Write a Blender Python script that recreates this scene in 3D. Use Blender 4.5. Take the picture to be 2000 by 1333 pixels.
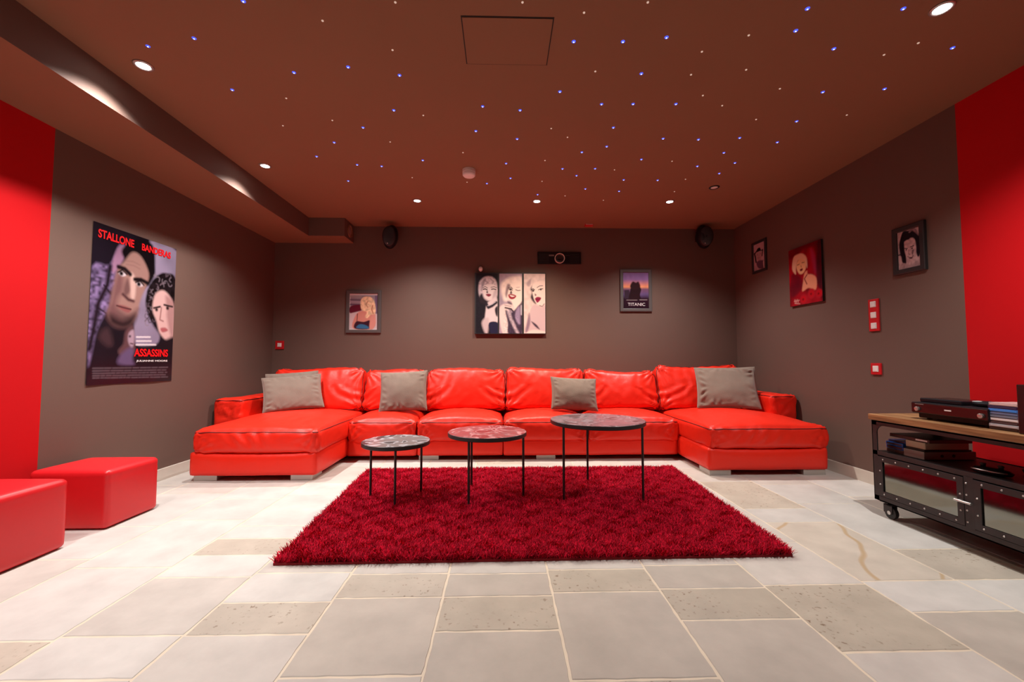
import bpy, bmesh, math, random
import numpy as np
from mathutils import Vector, Matrix, noise
for o in list(bpy.data.objects): bpy.data.objects.remove(o, do_unlink=True)
scene = bpy.context.scene
COL = scene.collection
R = math.radians
# ------------------------------------------------------------------ camera
F, PITCH, YAW, CAMH = 810.0, math.atan(38.5/810), R(1.4), 1.0
cd = bpy.data.cameras.new('camera'); cam = bpy.data.objects.new('camera', cd); COL.objects.link(cam)
cam.location = (0, 0, CAMH); cam.rotation_euler = (R(90)+PITCH, 0, -YAW)
cd.sensor_width = 36; cd.sensor_fit = 'HORIZONTAL'; cd.lens = F*36/2000; cd.clip_start = .02
scene.camera = cam
# ------------------------------------------------------------------ world, exposure
w = bpy.data.worlds.new('world'); scene.world = w; w.use_nodes = True
w.node_tree.nodes['Background'].inputs[0].default_value = (.02, .018, .016, 1)
w.node_tree.nodes['Background'].inputs[1].default_value = .3
vs = scene.view_settings
vs.view_transform = 'Standard'; vs.look = 'None'; vs.gamma = 1; vs.use_curve_mapping = False
vs.exposure = 0.0
# ------------------------------------------------------------------ recessed ceiling lamps: (x, y, watts, colour)
XL, XR, YB, YF, CZ, SZ = -2.85, 3.0, 5.22, -1.6, 2.70, 2.482
LW = 168
WHITE, WARM = (1, .97, .94), (1, .86, .68)
LAMPS = [(-2.065, 2.36, LW*1.35, WHITE), (-2.065, 3.59, LW*1.05, WHITE), (-.90, 4.35, LW*1.15, WHITE), (.37, 4.335, LW*1.15, WARM),
         (1.79, 4.31, LW*1.05, WHITE), (2.12, 1.87, LW*1.2, WHITE), (-2.065, 1.13, LW*.75, WHITE), (2.12, .2, LW*.15, WHITE), (-2.065, -.1, LW*.15, WHITE)]

# ------------------------------------------------------------------ helpers
def ray(x, y):
    a, b = (x-1000)/F, -(y-666.5)/F
    d = (a, math.cos(PITCH)-b*math.sin(PITCH), math.sin(PITCH)+b*math.cos(PITCH))
    c, s = math.cos(YAW), math.sin(YAW)
    return (d[0]*c+d[1]*s, -d[0]*s+d[1]*c, d[2])
def on(x, y, axis, v):
    d = ray(x, y); o = (0, 0, CAMH); t = (v-o[axis])/d[axis]
    return Vector([o[i]+t*d[i] for i in range(3)])
def lin(c):
    return tuple((v/255/12.92 if v/255 <= .04045 else ((v/255+.055)/1.055)**2.4) for v in c)
def tag(o, label=None, cat=None, group=None, kind=None):
    if label: o['label'] = label
    if cat: o['category'] = cat
    if group: o['group'] = group
    if kind: o['kind'] = kind
    return o
def empty(name, loc=(0, 0, 0), rz=0, **k):
    o = bpy.data.objects.new(name, None); o.empty_display_size = .05; COL.objects.link(o)
    o.location = loc; o.rotation_euler = (0, 0, rz)
    return tag(o, **k)
def mat(name, col, rough=.5, metal=0, spec=.5, bump=0, bscale=200, bdist=.002, coat=0, emit=None, estr=0, var=0, vscale=5, sheen=0):
    m = bpy.data.materials.new(name); m.use_nodes = True; nt = m.node_tree; b = nt.nodes['Principled BSDF']
    b.inputs['Base Color'].default_value = (*col, 1); b.inputs['Roughness'].default_value = rough
    b.inputs['Metallic'].default_value = metal; b.inputs['Specular IOR Level'].default_value = spec
    b.inputs['Coat Weight'].default_value = coat; b.inputs['Sheen Weight'].default_value = sheen
    if emit: b.inputs['Emission Color'].default_value = (*emit, 1); b.inputs['Emission Strength'].default_value = estr
    tc = nt.nodes.new('ShaderNodeTexCoord')
    if bump:
        n = nt.nodes.new('ShaderNodeTexNoise'); n.inputs['Scale'].default_value = bscale; n.inputs['Detail'].default_value = 4
        bp = nt.nodes.new('ShaderNodeBump'); bp.inputs['Strength'].default_value = bump; bp.inputs['Distance'].default_value = bdist
        nt.links.new(tc.outputs['Object'], n.inputs['Vector']); nt.links.new(n.outputs['Fac'], bp.inputs['Height']); nt.links.new(bp.outputs['Normal'], b.inputs['Normal'])
    if var:
        n = nt.nodes.new('ShaderNodeTexNoise'); n.inputs['Scale'].default_value = vscale; n.inputs['Detail'].default_value = 5
        r = nt.nodes.new('ShaderNodeMapRange'); r.inputs[3].default_value = 1-var; r.inputs[4].default_value = 1+var
        mx = nt.nodes.new('ShaderNodeVectorMath'); mx.operation = 'SCALE'; mx.inputs[0].default_value = col
        nt.links.new(tc.outputs['Object'], n.inputs['Vector']); nt.links.new(n.outputs['Fac'], r.inputs[0]); nt.links.new(r.outputs[0], mx.inputs['Scale']); nt.links.new(mx.outputs[0], b.inputs['Base Color'])
    return m
M = {}
M['wall'] = mat('brown_wall_paint', (.150, .092, .073), .68, spec=.2, bump=.25, bscale=260, bdist=.0015, var=.05, vscale=2)
M['ceil'] = mat('brown_ceiling_paint', (.270, .146, .085), .75, spec=.15, bump=.2, bscale=220, bdist=.0012, var=.04, vscale=2)
M['redwall'] = mat('red_wall_paint', (.52, .005, .008), .65, spec=.16, bump=.25, bscale=260, bdist=.0015)
M['skirt'] = mat('cream_stone_skirting', (.62, .56, .48), .4, var=.08, vscale=9)
M['steel'] = mat('brushed_steel', (.50, .48, .45), .38, metal=.7, bump=.05, bscale=400)
M['suede'] = mat('taupe_suede', (.23, .165, .13), .85, spec=.2, bump=.35, bscale=90, bdist=.003, sheen=.35, var=.14, vscale=12)
M['vinyl'] = mat('red_vinyl', (.66, .013, .018), .36, spec=.5, bump=.12, bscale=420, bdist=.0008)
M['black'] = mat('black_metal', (.018, .016, .018), .42, metal=.2)
M['blackplastic'] = mat('black_plastic', (.009, .008, .011), .42, spec=.25)
M['gloss'] = mat('black_cherry_gloss', (.014, .003, .004), .24, coat=.1)
M['iron'] = mat('dark_iron', (.050, .043, .044), .45, metal=.55, bump=.15, bscale=120, var=.2, vscale=18)
M['rivet'] = mat('silver_rivet', (.62, .60, .58), .3, metal=.9)
M['mirror'] = mat('polished_panel', (.24, .25, .225), .07, metal=1, bump=.02, bscale=8, bdist=.004)
M['white'] = mat('white_plastic', (.84, .80, .76), .45)
M['redplastic'] = mat('red_switch_frame', (.58, .012, .018), .3)
M['frame'] = mat('grey_brown_frame', (.088, .074, .070), .5, bump=.1, bscale=60)
M['darkframe'] = mat('black_frame', (.022, .020, .021), .5)
M['beigeplastic'] = mat('beige_plastic', (.42, .34, .24), .45)
M['greyplastic'] = mat('grey_plastic', (.22, .20, .18), .45)
M['lens'] = mat('dark_lens_glass', (.01, .009, .012), .06, coat=1)
M['dark'] = mat('dark_void', (.01, .009, .009), .8)
M['rubber'] = mat('black_rubber', (.02, .02, .02), .6)
M['pipe'] = mat('dark_red_piping', (.13, .005, .005), .5)
M['seam'] = mat('hatch_gap', (.020, .012, .010), .8)
def emis(name, col, s):
    m = bpy.data.materials.new(name); m.use_nodes = True; nt = m.node_tree
    e = nt.nodes.new('ShaderNodeEmission'); e.inputs[0].default_value = (*col, 1); e.inputs[1].default_value = s
    nt.links.new(e.outputs[0], nt.nodes['Material Output'].inputs[0]); nt.nodes.remove(nt.nodes['Principled BSDF']); return m
M['lamp_on'] = emis('lamp_glow', (1, .98, .95), 40)
M['lamp_warm'] = emis('lamp_glow_warm', (1, .88, .68), 40)
M['star_blue_halo'] = emis('star_blue_halo', (.09, .12, 1.0), 1.15)
M['star_core'] = emis('star_core', (.55, .65, 1.0), 4)
M['star_white'] = emis('star_white', (.85, .55, .42), .75)
def leather():
    m = mat('red_leather', (.82, .022, .008), .38, spec=.38)
    nt = m.node_tree; b = nt.nodes['Principled BSDF']; tc = nt.nodes['Texture Coordinate']
    v = nt.nodes.new('ShaderNodeTexVoronoi'); v.inputs['Scale'].default_value = 170; v.feature = 'DISTANCE_TO_EDGE'
    n = nt.nodes.new('ShaderNodeTexNoise'); n.inputs['Scale'].default_value = 14; n.inputs['Detail'].default_value = 6
    b1 = nt.nodes.new('ShaderNodeBump'); b1.inputs['Strength'].default_value = .12; b1.inputs['Distance'].default_value = .001
    b2 = nt.nodes.new('ShaderNodeBump'); b2.inputs['Strength'].default_value = .30; b2.inputs['Distance'].default_value = .010
    nt.links.new(tc.outputs['Object'], v.inputs['Vector']); nt.links.new(tc.outputs['Object'], n.inputs['Vector'])
    nt.links.new(v.outputs['Distance'], b1.inputs['Height']); nt.links.new(n.outputs['Fac'], b2.inputs['Height'])
    nt.links.new(b2.outputs['Normal'], b1.inputs['Normal']); nt.links.new(b1.outputs['Normal'], b.inputs['Normal'])
    r = nt.nodes.new('ShaderNodeMapRange'); r.inputs[3].default_value = .33; r.inputs[4].default_value = .5
    nt.links.new(n.outputs['Fac'], r.inputs[0]); nt.links.new(r.outputs[0], b.inputs['Roughness'])
    return m
M['leather'] = leather()
def wood():
    m = mat('worn_wood', (.3, .15, .06), .42)
    nt = m.node_tree; b = nt.nodes['Principled BSDF']; tc = nt.nodes['Texture Coordinate']
    mp = nt.nodes.new('ShaderNodeMapping'); mp.inputs['Scale'].default_value = (34, 2.2, 34)
    n = nt.nodes.new('ShaderNodeTexNoise'); n.inputs['Scale'].default_value = 1.6; n.inputs['Detail'].default_value = 7
    r = nt.nodes.new('ShaderNodeValToRGB'); r.color_ramp.elements[0].position = .3; r.color_ramp.elements[0].color = (.15, .060, .022, 1)
    r.color_ramp.elements[1].position = .72; r.color_ramp.elements[1].color = (.46, .24, .10, 1)
    nt.links.new(tc.outputs['Object'], mp.inputs[0]); nt.links.new(mp.outputs[0], n.inputs['Vector']); nt.links.new(n.outputs['Fac'], r.inputs[0]); nt.links.new(r.outputs[0], b.inputs['Base Color'])
    return m
M['wood'] = wood()
def attr_mat(name, rough=.35, spec=.5, coat=0):
    m = bpy.data.materials.new(name); m.use_nodes = True; nt = m.node_tree; b = nt.nodes['Principled BSDF']
    a = nt.nodes.new('ShaderNodeAttribute'); a.attribute_name = 'Col'
    nt.links.new(a.outputs['Color'], b.inputs['Base Color']); b.inputs['Roughness'].default_value = rough; b.inputs['Specular IOR Level'].default_value = spec
    b.inputs['Coat Weight'].default_value = coat
    return m
M['print'] = attr_mat('printed_paper', .45, .3)
M['printgloss'] = attr_mat('printed_gloss', .22, .4)

def link(name, me, parent=None, mats=None, smooth=False, loc=None, rz=None):
    o = bpy.data.objects.new(name, me); COL.objects.link(o)
    for m in (mats if isinstance(mats, (list, tuple)) else [mats] if mats else []): me.materials.append(m)
    if smooth: me.polygons.foreach_set('use_smooth', [True]*len(me.polygons))
    if parent is not None: o.parent = parent
    if loc is not None: o.location = loc
    if rz is not None: o.rotation_euler = (0, 0, rz)
    return o
class MB:
    def __init__(s): s.v = []; s.f = []; s.m = []
    def add(s, vs, fs, m=0):
        n = len(s.v); s.v += [tuple(v) for v in vs]; s.f += [tuple(i+n for i in f) for f in fs]; s.m += [m]*len(fs); return s
    def box(s, x0, x1, y0, y1, z0, z1, m=0):
        return s.add([(x, y, z) for x in (x0, x1) for y in (y0, y1) for z in (z0, z1)],
                     [(0, 1, 3, 2), (4, 6, 7, 5), (0, 4, 5, 1), (2, 3, 7, 6), (0, 2, 6, 4), (1, 5, 7, 3)], m)
    def rbox(s, x0, x1, y0, y1, z0, z1, b=.004, m=0, seg=2):
        bm = bmesh.new(); r = bmesh.ops.create_cube(bm, size=1)
        for v in bm.verts: v.co = Vector(((x0+x1)/2+v.co.x*(x1-x0), (y0+y1)/2+v.co.y*(y1-y0), (z0+z1)/2+v.co.z*(z1-z0)))
        bmesh.ops.bevel(bm, geom=bm.edges[:], offset=b, segments=seg, affect='EDGES', profile=.5)
        bm.verts.index_update(); s.add([v.co[:] for v in bm.verts], [[v.index for v in f.verts] for f in bm.faces], m); bm.free(); return s
    def tube(s, pts, r, n=12, m=0, closed=False, cap=True):
        pts = [Vector(p) for p in pts]; k = len(pts); base = len(s.v); up = None
        rr = r if isinstance(r, (list, tuple)) else [r]*k
        for i, p in enumerate(pts):
            if closed: t = (pts[(i+1) % k]-pts[i-1]).normalized()
            else: t = (pts[min(i+1, k-1)]-pts[max(i-1, 0)]).normalized()
            if up is None:
                up = Vector((0, 0, 1)) if abs(t.z) < .9 else Vector((1, 0, 0))
            a = t.cross(up).normalized(); b = a.cross(t).normalized(); up = b
            for j in range(n):
                q = 2*math.pi*j/n; s.v.append(tuple(p+(a*math.cos(q)+b*math.sin(q))*rr[i]))
        for i in range(k if closed else k-1):
            for j in range(n):
                i2 = (i+1) % k
                s.f.append((base+i*n+j, base+i*n+(j+1) % n, base+i2*n+(j+1) % n, base+i2*n+j)); s.m.append(m)
        if cap and not closed:
            s.f.append(tuple(base+j for j in range(n))[::-1]); s.f.append(tuple(base+(k-1)*n+j for j in range(n))); s.m += [m, m]
        return s
    def lathe(s, prof, n=32, org=(0, 0, 0), axis='z', m=0, ang=None):
        base = len(s.v); o = Vector(org)
        for r, h in prof:
            for j in range(n):
                q = 2*math.pi*j/n; c, d = r*math.cos(q), r*math.sin(q)
                p = {'z': (c, d, h), 'y': (c, h, d), 'x': (h, c, d)}[axis]
                s.v.append(tuple(o+Vector(p)))
        for i in range(len(prof)-1):
            for j in range(n):
                s.f.append((base+i*n+j, base+i*n+(j+1) % n, base+(i+1)*n+(j+1) % n, base+(i+1)*n+j)); s.m.append(m)
        s.f.append(tuple(base+j for j in range(n))[::-1]); s.f.append(tuple(base+(len(prof)-1)*n+j for j in range(n))); s.m += [m, m]
        return s
    def build(s, name, mats, parent=None, smooth=False, loc=None, rz=None, auto=None):
        me = bpy.data.meshes.new(name); me.from_pydata(s.v, [], s.f); me.polygons.foreach_set('material_index', s.m)
        me.validate()
        bm = bmesh.new(); bm.from_mesh(me); bmesh.ops.recalc_face_normals(bm, faces=bm.faces); bm.to_mesh(me); bm.free()
        o = link(name, me, parent, mats, smooth or auto is not None, loc, rz)
        if auto is not None: me.set_sharp_from_angle(angle=R(auto))
        return o
def copy_tree(o, parent=None):
    c = o.copy(); COL.objects.link(c); c.parent = parent
    for ch in [x for x in bpy.data.objects if x.parent == o]: copy_tree(ch, c)
    return c
def text_mesh(name, body, w, h, m, parent, loc, rot=(R(90), 0, 0), depth=.0004, bold=0, shear=0):
    cu = bpy.data.curves.new('t', 'FONT'); cu.body = body; cu.extrude = depth; cu.offset = bold; cu.shear = shear
    to = bpy.data.objects.new('t', cu); COL.objects.link(to); bpy.context.view_layer.update()
    me = bpy.data.meshes.new_from_object(to.evaluated_get(bpy.context.evaluated_depsgraph_get()))
    bpy.data.objects.remove(to, do_unlink=True)
    co = np.array([v.co[:] for v in me.vertices]); lo, hi = co.min(0), co.max(0)
    co[:, 0] = (co[:, 0]-(lo[0]+hi[0])/2)/(hi[0]-lo[0])*w; co[:, 1] = (co[:, 1]-(lo[1]+hi[1])/2)/(hi[1]-lo[1])*h
    me.vertices.foreach_set('co', co.ravel()); me.update()
    o = link(name, me, parent, m); o.location = loc; o.rotation_euler = rot; return o

# ================================================================== ROOM
def tile_floor():
    rnd = random.Random(5)
    X = [-3.0, -2.56, -2.07, -1.60, -1.158, -.706, -.249, .218, .69, 1.166, 1.63, 2.07, 2.55, 3.05]
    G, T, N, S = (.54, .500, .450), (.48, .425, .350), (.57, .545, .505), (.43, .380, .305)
    K = (.455, .408, .350)  # darker, warmer tone for the centre foreground tiles
    # cross joints (y) seen in the photograph per column, and a tone chosen for the tile in front of each joint
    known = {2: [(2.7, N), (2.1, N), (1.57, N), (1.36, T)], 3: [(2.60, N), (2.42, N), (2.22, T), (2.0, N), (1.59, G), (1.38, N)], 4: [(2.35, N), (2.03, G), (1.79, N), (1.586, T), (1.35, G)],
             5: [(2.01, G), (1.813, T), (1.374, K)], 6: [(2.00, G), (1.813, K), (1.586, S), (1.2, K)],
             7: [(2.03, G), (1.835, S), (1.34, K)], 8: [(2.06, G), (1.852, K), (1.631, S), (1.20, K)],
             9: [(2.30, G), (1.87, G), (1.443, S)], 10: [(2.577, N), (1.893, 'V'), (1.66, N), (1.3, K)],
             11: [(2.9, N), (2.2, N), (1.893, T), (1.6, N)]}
    v, f, mi, cols, pits = [], [], [], [], []
    def face(pts, c, p, ext=None):
        n = len(v); v.extend(pts); f.append(tuple(range(n, n+len(pts)))); cols.extend([c]*len(pts)); pits.extend([p]*len(pts)); return n
    face([(-3.05, YF-.05, -.0018), (3.1, YF-.05, -.0018), (3.1, YB+.05, -.0018), (-3.05, YB+.05, -.0018)], (.70, .60, .46), 0)
    for c in range(len(X)-1):
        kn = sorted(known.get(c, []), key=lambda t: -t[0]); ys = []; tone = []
        y = YB+rnd.uniform(0, .3); ytop = kn[0][0] if kn else None
        while True:
            ny = y-rnd.choice([.28, .42, .42, .55, .62])
            if kn and ny < kn[0][0]+.18: break
            ys.append((y, ny)); tone.append(rnd.choice([G, N, N, G, T if c > 4 else N])); y = ny
            if y < YF: break
        if kn:
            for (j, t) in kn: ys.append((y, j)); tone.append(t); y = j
            while y > YF:
                ny = y-rnd.choice([.34, .46, .62]); ys.append((y, ny)); tone.append(rnd.choice([G, N, G, T])); y = ny
        for (y1, y0), t in zip(ys, tone):
            g = .0042; x0, x1 = X[c]+g, X[c+1]-g; b0, b1 = y0+g, y1-g
            if b1-b0 < .03: continue
            vein = t == 'V'; t0 = (.56, .50, .42) if vein else t
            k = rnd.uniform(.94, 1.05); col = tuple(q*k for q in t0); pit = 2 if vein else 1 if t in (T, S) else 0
            nx, ny_ = max(3, int((x1-x0)/.035)), max(3, int((b1-b0)/.035)); out = []
            for i in range(nx): out.append((x0+(x1-x0)*i/nx, b0, 0, 1))
            for i in range(ny_): out.append((x1, b0+(b1-b0)*i/ny_, -1, 0))
            for i in range(nx): out.append((x1-(x1-x0)*i/nx, b1, 0, -1))
            for i in range(ny_): out.append((x0, b1-(b1-b0)*i/ny_, 1, 0))
            jit = [(rnd.gauss(0, .0013), rnd.gauss(0, .0013)) for _ in out]
            lo = [(p[0]+j[0], p[1]+j[1], -.0022) for p, j in zip(out, jit)]
            cx, cy = (x0+x1)/2, (b0+b1)/2
            hi = [(p[0]+j[0]+(.0035 if p[0] < cx else -.0018), p[1]+j[1]+(.0035 if p[1] < cy else -.0018), 0) for p, j in zip(out, jit)]
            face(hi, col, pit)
            n = len(v)-len(hi); nl = len(v); v.extend(lo); cols.extend([col]*len(lo)); pits.extend([0]*len(lo)); m_ = len(hi)
            for i in range(m_): f.append((n+i, nl+i, nl+(i+1) % m_, n+(i+1) % m_))
    me = bpy.data.meshes.new('floor'); me.from_pydata(v, [], f)
    ca = me.color_attributes.new('Col', 'FLOAT_COLOR', 'POINT'); ca.data.foreach_set('color', np.array([(*c, 1) for c in cols], 'f').ravel())
    pa = me.attributes.new('pit', 'FLOAT', 'POINT'); pa.data.foreach_set('value', np.array(pits, 'f'))
    bm = bmesh.new(); bm.from_mesh(me); bmesh.ops.recalc_face_normals(bm, faces=bm.faces)
    for q in bm.faces:
        if q.normal.z < -.1: q.normal_flip()
    bm.to_mesh(me); bm.free()
    m = bpy.data.materials.new('limestone_tiles'); m.use_nodes = True; nt = m.node_tree; b = nt.nodes['Principled BSDF']; L = nt.links.new
    def N_(t, **k):
        n = nt.nodes.new(t)
        for a, b_ in k.items(): setattr(n, a, b_)
        return n
    tc = N_('ShaderNodeTexCoord'); at = N_('ShaderNodeAttribute'); at.attribute_name = 'Col'; pt = N_('ShaderNodeAttribute'); pt.attribute_name = 'pit'
    n1 = N_('ShaderNodeTexNoise'); n1.inputs['Scale'].default_value = 5; n1.inputs['Detail'].default_value = 8; n1.inputs['Roughness'].default_value = .62
    n2 = N_('ShaderNodeTexNoise'); n2.inputs['Scale'].default_value = 48; n2.inputs['Detail'].default_value = 3
    n3 = N_('ShaderNodeTexNoise'); n3.inputs['Scale'].default_value = 3
    for n in (n1, n2, n3): L(tc.outputs['Object'], n.inputs['Vector'])
    r1 = N_('ShaderNodeMapRange'); r1.inputs[1].default_value = .3; r1.inputs[2].default_value = .7; r1.inputs[3].default_value = .88; r1.inputs[4].default_value = 1.1; L(n1.outputs['Fac'], r1.inputs[0])
    # pits only on the coarse tiles, gathered in patches
    pr = N_('ShaderNodeMapRange'); pr.inputs[1].default_value = .60; pr.inputs[2].default_value = .70; L(n2.outputs['Fac'], pr.inputs[0])
    pm = N_('ShaderNodeMapRange'); pm.inputs[1].default_value = .42; pm.inputs[2].default_value = .58; L(n3.outputs['Fac'], pm.inputs[0])
    one = N_('ShaderNodeMath', operation='COMPARE'); one.inputs[1].default_value = 1; one.inputs[2].default_value = .3; L(pt.outputs['Fac'], one.inputs[0])
    mu = N_('ShaderNodeMath', operation='MULTIPLY'); L(pr.outputs[0], mu.inputs[0]); L(pm.outputs[0], mu.inputs[1])
    mu2 = N_('ShaderNodeMath', operation='MULTIPLY'); L(mu.outputs[0], mu2.inputs[0]); L(one.outputs[0], mu2.inputs[1])
    # veins
    wv = N_('ShaderNodeTexWave'); wv.inputs['Scale'].default_value = 1.1; wv.inputs['Distortion'].default_value = 5; wv.inputs['Detail'].default_value = 2; wv.inputs['Detail Scale'].default_value = 1.2
    mp = N_('ShaderNodeMapping'); mp.inputs['Rotation'].default_value = (0, 0, .55); L(tc.outputs['Object'], mp.inputs[0]); L(mp.outputs[0], wv.inputs['Vector'])
    vr = N_('ShaderNodeMapRange'); vr.inputs[1].default_value = .978; vr.inputs[2].default_value = 1.0; L(wv.outputs['Fac'], vr.inputs[0])
    two = N_('ShaderNodeMath', operation='COMPARE'); two.inputs[1].default_value = 2; two.inputs[2].default_value = .3; L(pt.outputs['Fac'], two.inputs[0])
    mv = N_('ShaderNodeMath', operation='MULTIPLY'); L(vr.outputs[0], mv.inputs[0]); L(two.outputs[0], mv.inputs[1])
    sc = N_('ShaderNodeVectorMath', operation='SCALE'); L(at.outputs['Color'], sc.inputs[0]); L(r1.outputs[0], sc.inputs['Scale'])
    m1 = N_('ShaderNodeMix', data_type='RGBA'); L(mu2.outputs[0], m1.inputs['Factor']); L(sc.outputs[0], m1.inputs['A']); m1.inputs['B'].default_value = (.20, .14, .09, 1)
    m2 = N_('ShaderNodeMix', data_type='RGBA'); L(mv.outputs[0], m2.inputs['Factor']); L(m1.outputs['Result'], m2.inputs['A']); m2.inputs['B'].default_value = (.46, .34, .21, 1)
    L(m2.outputs['Result'], b.inputs['Base Color'])
    rr = N_('ShaderNodeMapRange'); rr.inputs[3].default_value = .38; rr.inputs[4].default_value = .6; L(n1.outputs['Fac'], rr.inputs[0]); L(rr.outputs[0], b.inputs['Roughness'])
    bp = N_('ShaderNodeBump'); bp.inputs['Strength'].default_value = .25; bp.inputs['Distance'].default_value = .003; L(n1.outputs['Fac'], bp.inputs['Height']); L(bp.outputs['Normal'], b.inputs['Normal'])
    b.inputs['Specular IOR Level'].default_value = .4
    return tag(link('floor', me, None, m), 'pale limestone tiled floor with cream joints', kind='structure')
tile_floor()
def structure(name, mb, mats, label):
    return tag(mb.build(name, mats), label, kind='structure')
W = .12
structure('ceiling', MB().box(XL-W, XR+W, YF-W, YB+W, CZ, CZ+W), M['ceil'], 'flat brown ceiling dotted with tiny lights')
structure('wall_back', MB().box(XL-W, XR+W, YB, YB+W, -.05, CZ), M['wall'], 'dark brown painted wall behind the sofa')
structure('wall_front', MB().box(XL-W, XR+W, YF-W, YF, -.05, CZ), M['wall'], 'brown wall behind the viewer')
structure('wall_left', MB().box(XL-W, XL, 2.65, YB, -.05, CZ, 0).box(XL-W, XL, YF, 2.65, -.05, CZ, 1), [M['wall'], M['redwall']], 'left wall, brown with a red painted stretch nearer the viewer')
structure('wall_right', MB().box(XR, XR+W, 2.60, YB, -.05, CZ, 0).box(XR, XR+W, YF, 2.60, -.05, CZ, 1), [M['wall'], M['redwall']], 'right wall, brown with a red painted stretch nearer the viewer')
sf = MB().box(XL, -2.295, YF, YB, SZ, CZ).box(-2.295, -1.872, 4.91, YB, SZ, CZ)
sf.m = [1 if all(abs(sf.v[i][2]-SZ) < 1e-6 for i in q) else 0 for q in sf.f]      # the underside carries the ceiling paint
structure('trim_1', sf, [M['wall'], M['ceil']], 'brown boxed soffit running along the left wall')
structure('baseboard_left', MB().rbox(XL, XL+.012, YF, YB, -.003, .098, .003), M['skirt'], 'cream stone skirting on the left wall')
structure('baseboard_right', MB().rbox(XR-.012, XR, YF, YB, -.003, .098, .003), M['skirt'], 'cream stone skirting on the right wall')
structure('baseboard_back', MB().rbox(XL+.012, XR-.012, YB-.012, YB, -.003, .098, .003), M['skirt'], 'cream stone skirting on the back wall')
# ceiling hatch: a slightly lowered lid inside a dark gap
h = MB()
x0, x1, y0, y1 = -.205, .258, 1.97, 2.302
h.box(x0, x1, y0, y1, CZ-.002, CZ+.001, 0)
g = .006
h.box(x0+g, x1-g, y0+g, y1-g, CZ-.005, CZ-.001, 1)
structure('trim_2', h, [M['seam'], M['ceil']], 'square access hatch in the ceiling')

# ------------------------------------------------------------------ downlights
def lamp(x, y, watt, col, label, group, on_=True, mt='lamp_on'):
    r = empty('recessed_downlight', (x, y, CZ), label=label, cat='ceiling light', group=group)
    MB().lathe([(.034, -.001), (.034, -.007), (.047, -.006), (.049, -.001)], 40).build('bezel', M['steel'] if on_ else M['black'], r, smooth=True)
    MB().lathe([(.033, -.001), (.033, -.004), (.020, -.006), (.002, -.007)], 32).build('diffuser', M[mt] if on_ else M['white'], r, smooth=True)
    if on_:
        ld = bpy.data.lights.new('spot', 'SPOT'); ld.energy = watt; ld.color = col; ld.spot_size = R(127); ld.spot_blend = 1.0; ld.shadow_soft_size = .022
        lo = bpy.data.objects.new('bulb', ld); COL.objects.link(lo); lo.parent = r; lo.location = (0, 0, -.022)
labs = ['lit recessed downlight over the left wall, nearest the viewer of the two beside the soffit', 'lit recessed downlight beside the soffit, farther of the left two',
        'cool white downlight, left one of the row of three above the sofa', 'warm yellowish downlight, middle one of the row of three above the sofa',
        'cool white downlight, right one of the row of three above the sofa', 'large bright downlight at the upper right, over the media cabinet',
        'lit recessed downlight beside the soffit above the near ottoman', 'lit recessed downlight on the right behind the viewer', 'lit recessed downlight on the left behind the viewer']
for (x, y, e, c), lb in zip(LAMPS, labs): lamp(x, y, e, c, lb, 'lit recessed ceiling downlights', mt='lamp_warm' if c == WARM else 'lamp_on')
lamp(2.08, 3.94, 0, WHITE, 'unlit black-rimmed recessed downlight near the right wall', None, False)
# ------------------------------------------------------------------ star lights
B1 = [(1320,5),(1053,207),(803,250),(1260,487),(1595,393),(1813,773),(1718,849)]; W1 = [(1750,112),(1553,533),(1535,682),(1803,653)]
B2 = [(1446,225),(1713,225),(222,363),(501,408),(1813,399),(1371,497),(1597,565),(1768,564),(952,577),(470,598),(1155,598),(303,692),(1661,692),(915,711),(1139,754),(1931,752),(1625,795),(1490,826),(1813,865),(627,870),(1079,887),(271,894),(404,902),(1385,916),(1562,915),(1461,953),(1103,967),(1717,976),(1901,978),(223,982),(975,996),(1509,1025),(1692,1038),(1250,1056)]
W2 = [(478,12),(1168,12),(1848,12),(1502,68),(463,271),(1563,387),(630,626),(1324,697),(1412,745),(450,770),(845,828),(1290,871),(1667,922),(570,964),(1274,984),(867,989),(1399,1063),(1607,1087)]
B3 = [(5,202),(770,46),(1290,46),(706,166),(913,264),(1557,259),(1188,482),(56,564),(711,658),(178,757),(402,748),(606,772),(316,829),(376,884),(172,902),(291,941),(853,499)]
W3 = [(451,191),(197,280),(138,405),(437,378),(1185,297),(1371,233),(620,481),(202,518),(307,573),(491,648),(983,624),(35,875),(108,973),(48,1040)]
def star(proto, x, y):
    p = on(x, y, 2, CZ); o = proto
    if star.used.get(proto.name): o = proto.copy(); COL.objects.link(o)
    star.used[proto.name] = 1; o.location = (p.x, p.y, CZ)
star.used = {}
sb = MB().lathe([(.0108, 0), (.0100, -.0025), (.0046, -.004)], 16, m=0).lathe([(.0038, -.003), (.0036, -.0048), (.0012, -.006)], 12, m=1).build('star_light', [M['star_blue_halo'], M['star_core']], smooth=True)  # wide blue emissive rim stands in for the halo around the bright core
tag(sb, 'tiny glowing blue star light point in the brown ceiling', 'star light', 'blue star lights in the ceiling')
sw = MB().lathe([(.0058, 0), (.0054, -.0025), (.002, -.004)], 14).build('star_light', M['star_white'], smooth=True)
tag(sw, 'tiny pale unlit-looking star light point in the brown ceiling', 'star light', 'pale star lights in the ceiling')
for pr, off, ls in ((sb, 0, B1), (sb, 600, B2), (sb, 1300, B3), (sw, 0, W1), (sw, 600, W2), (sw, 1300, W3)):
    for x, y in ls: star(pr, off+x*.36, y*.36)

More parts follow.
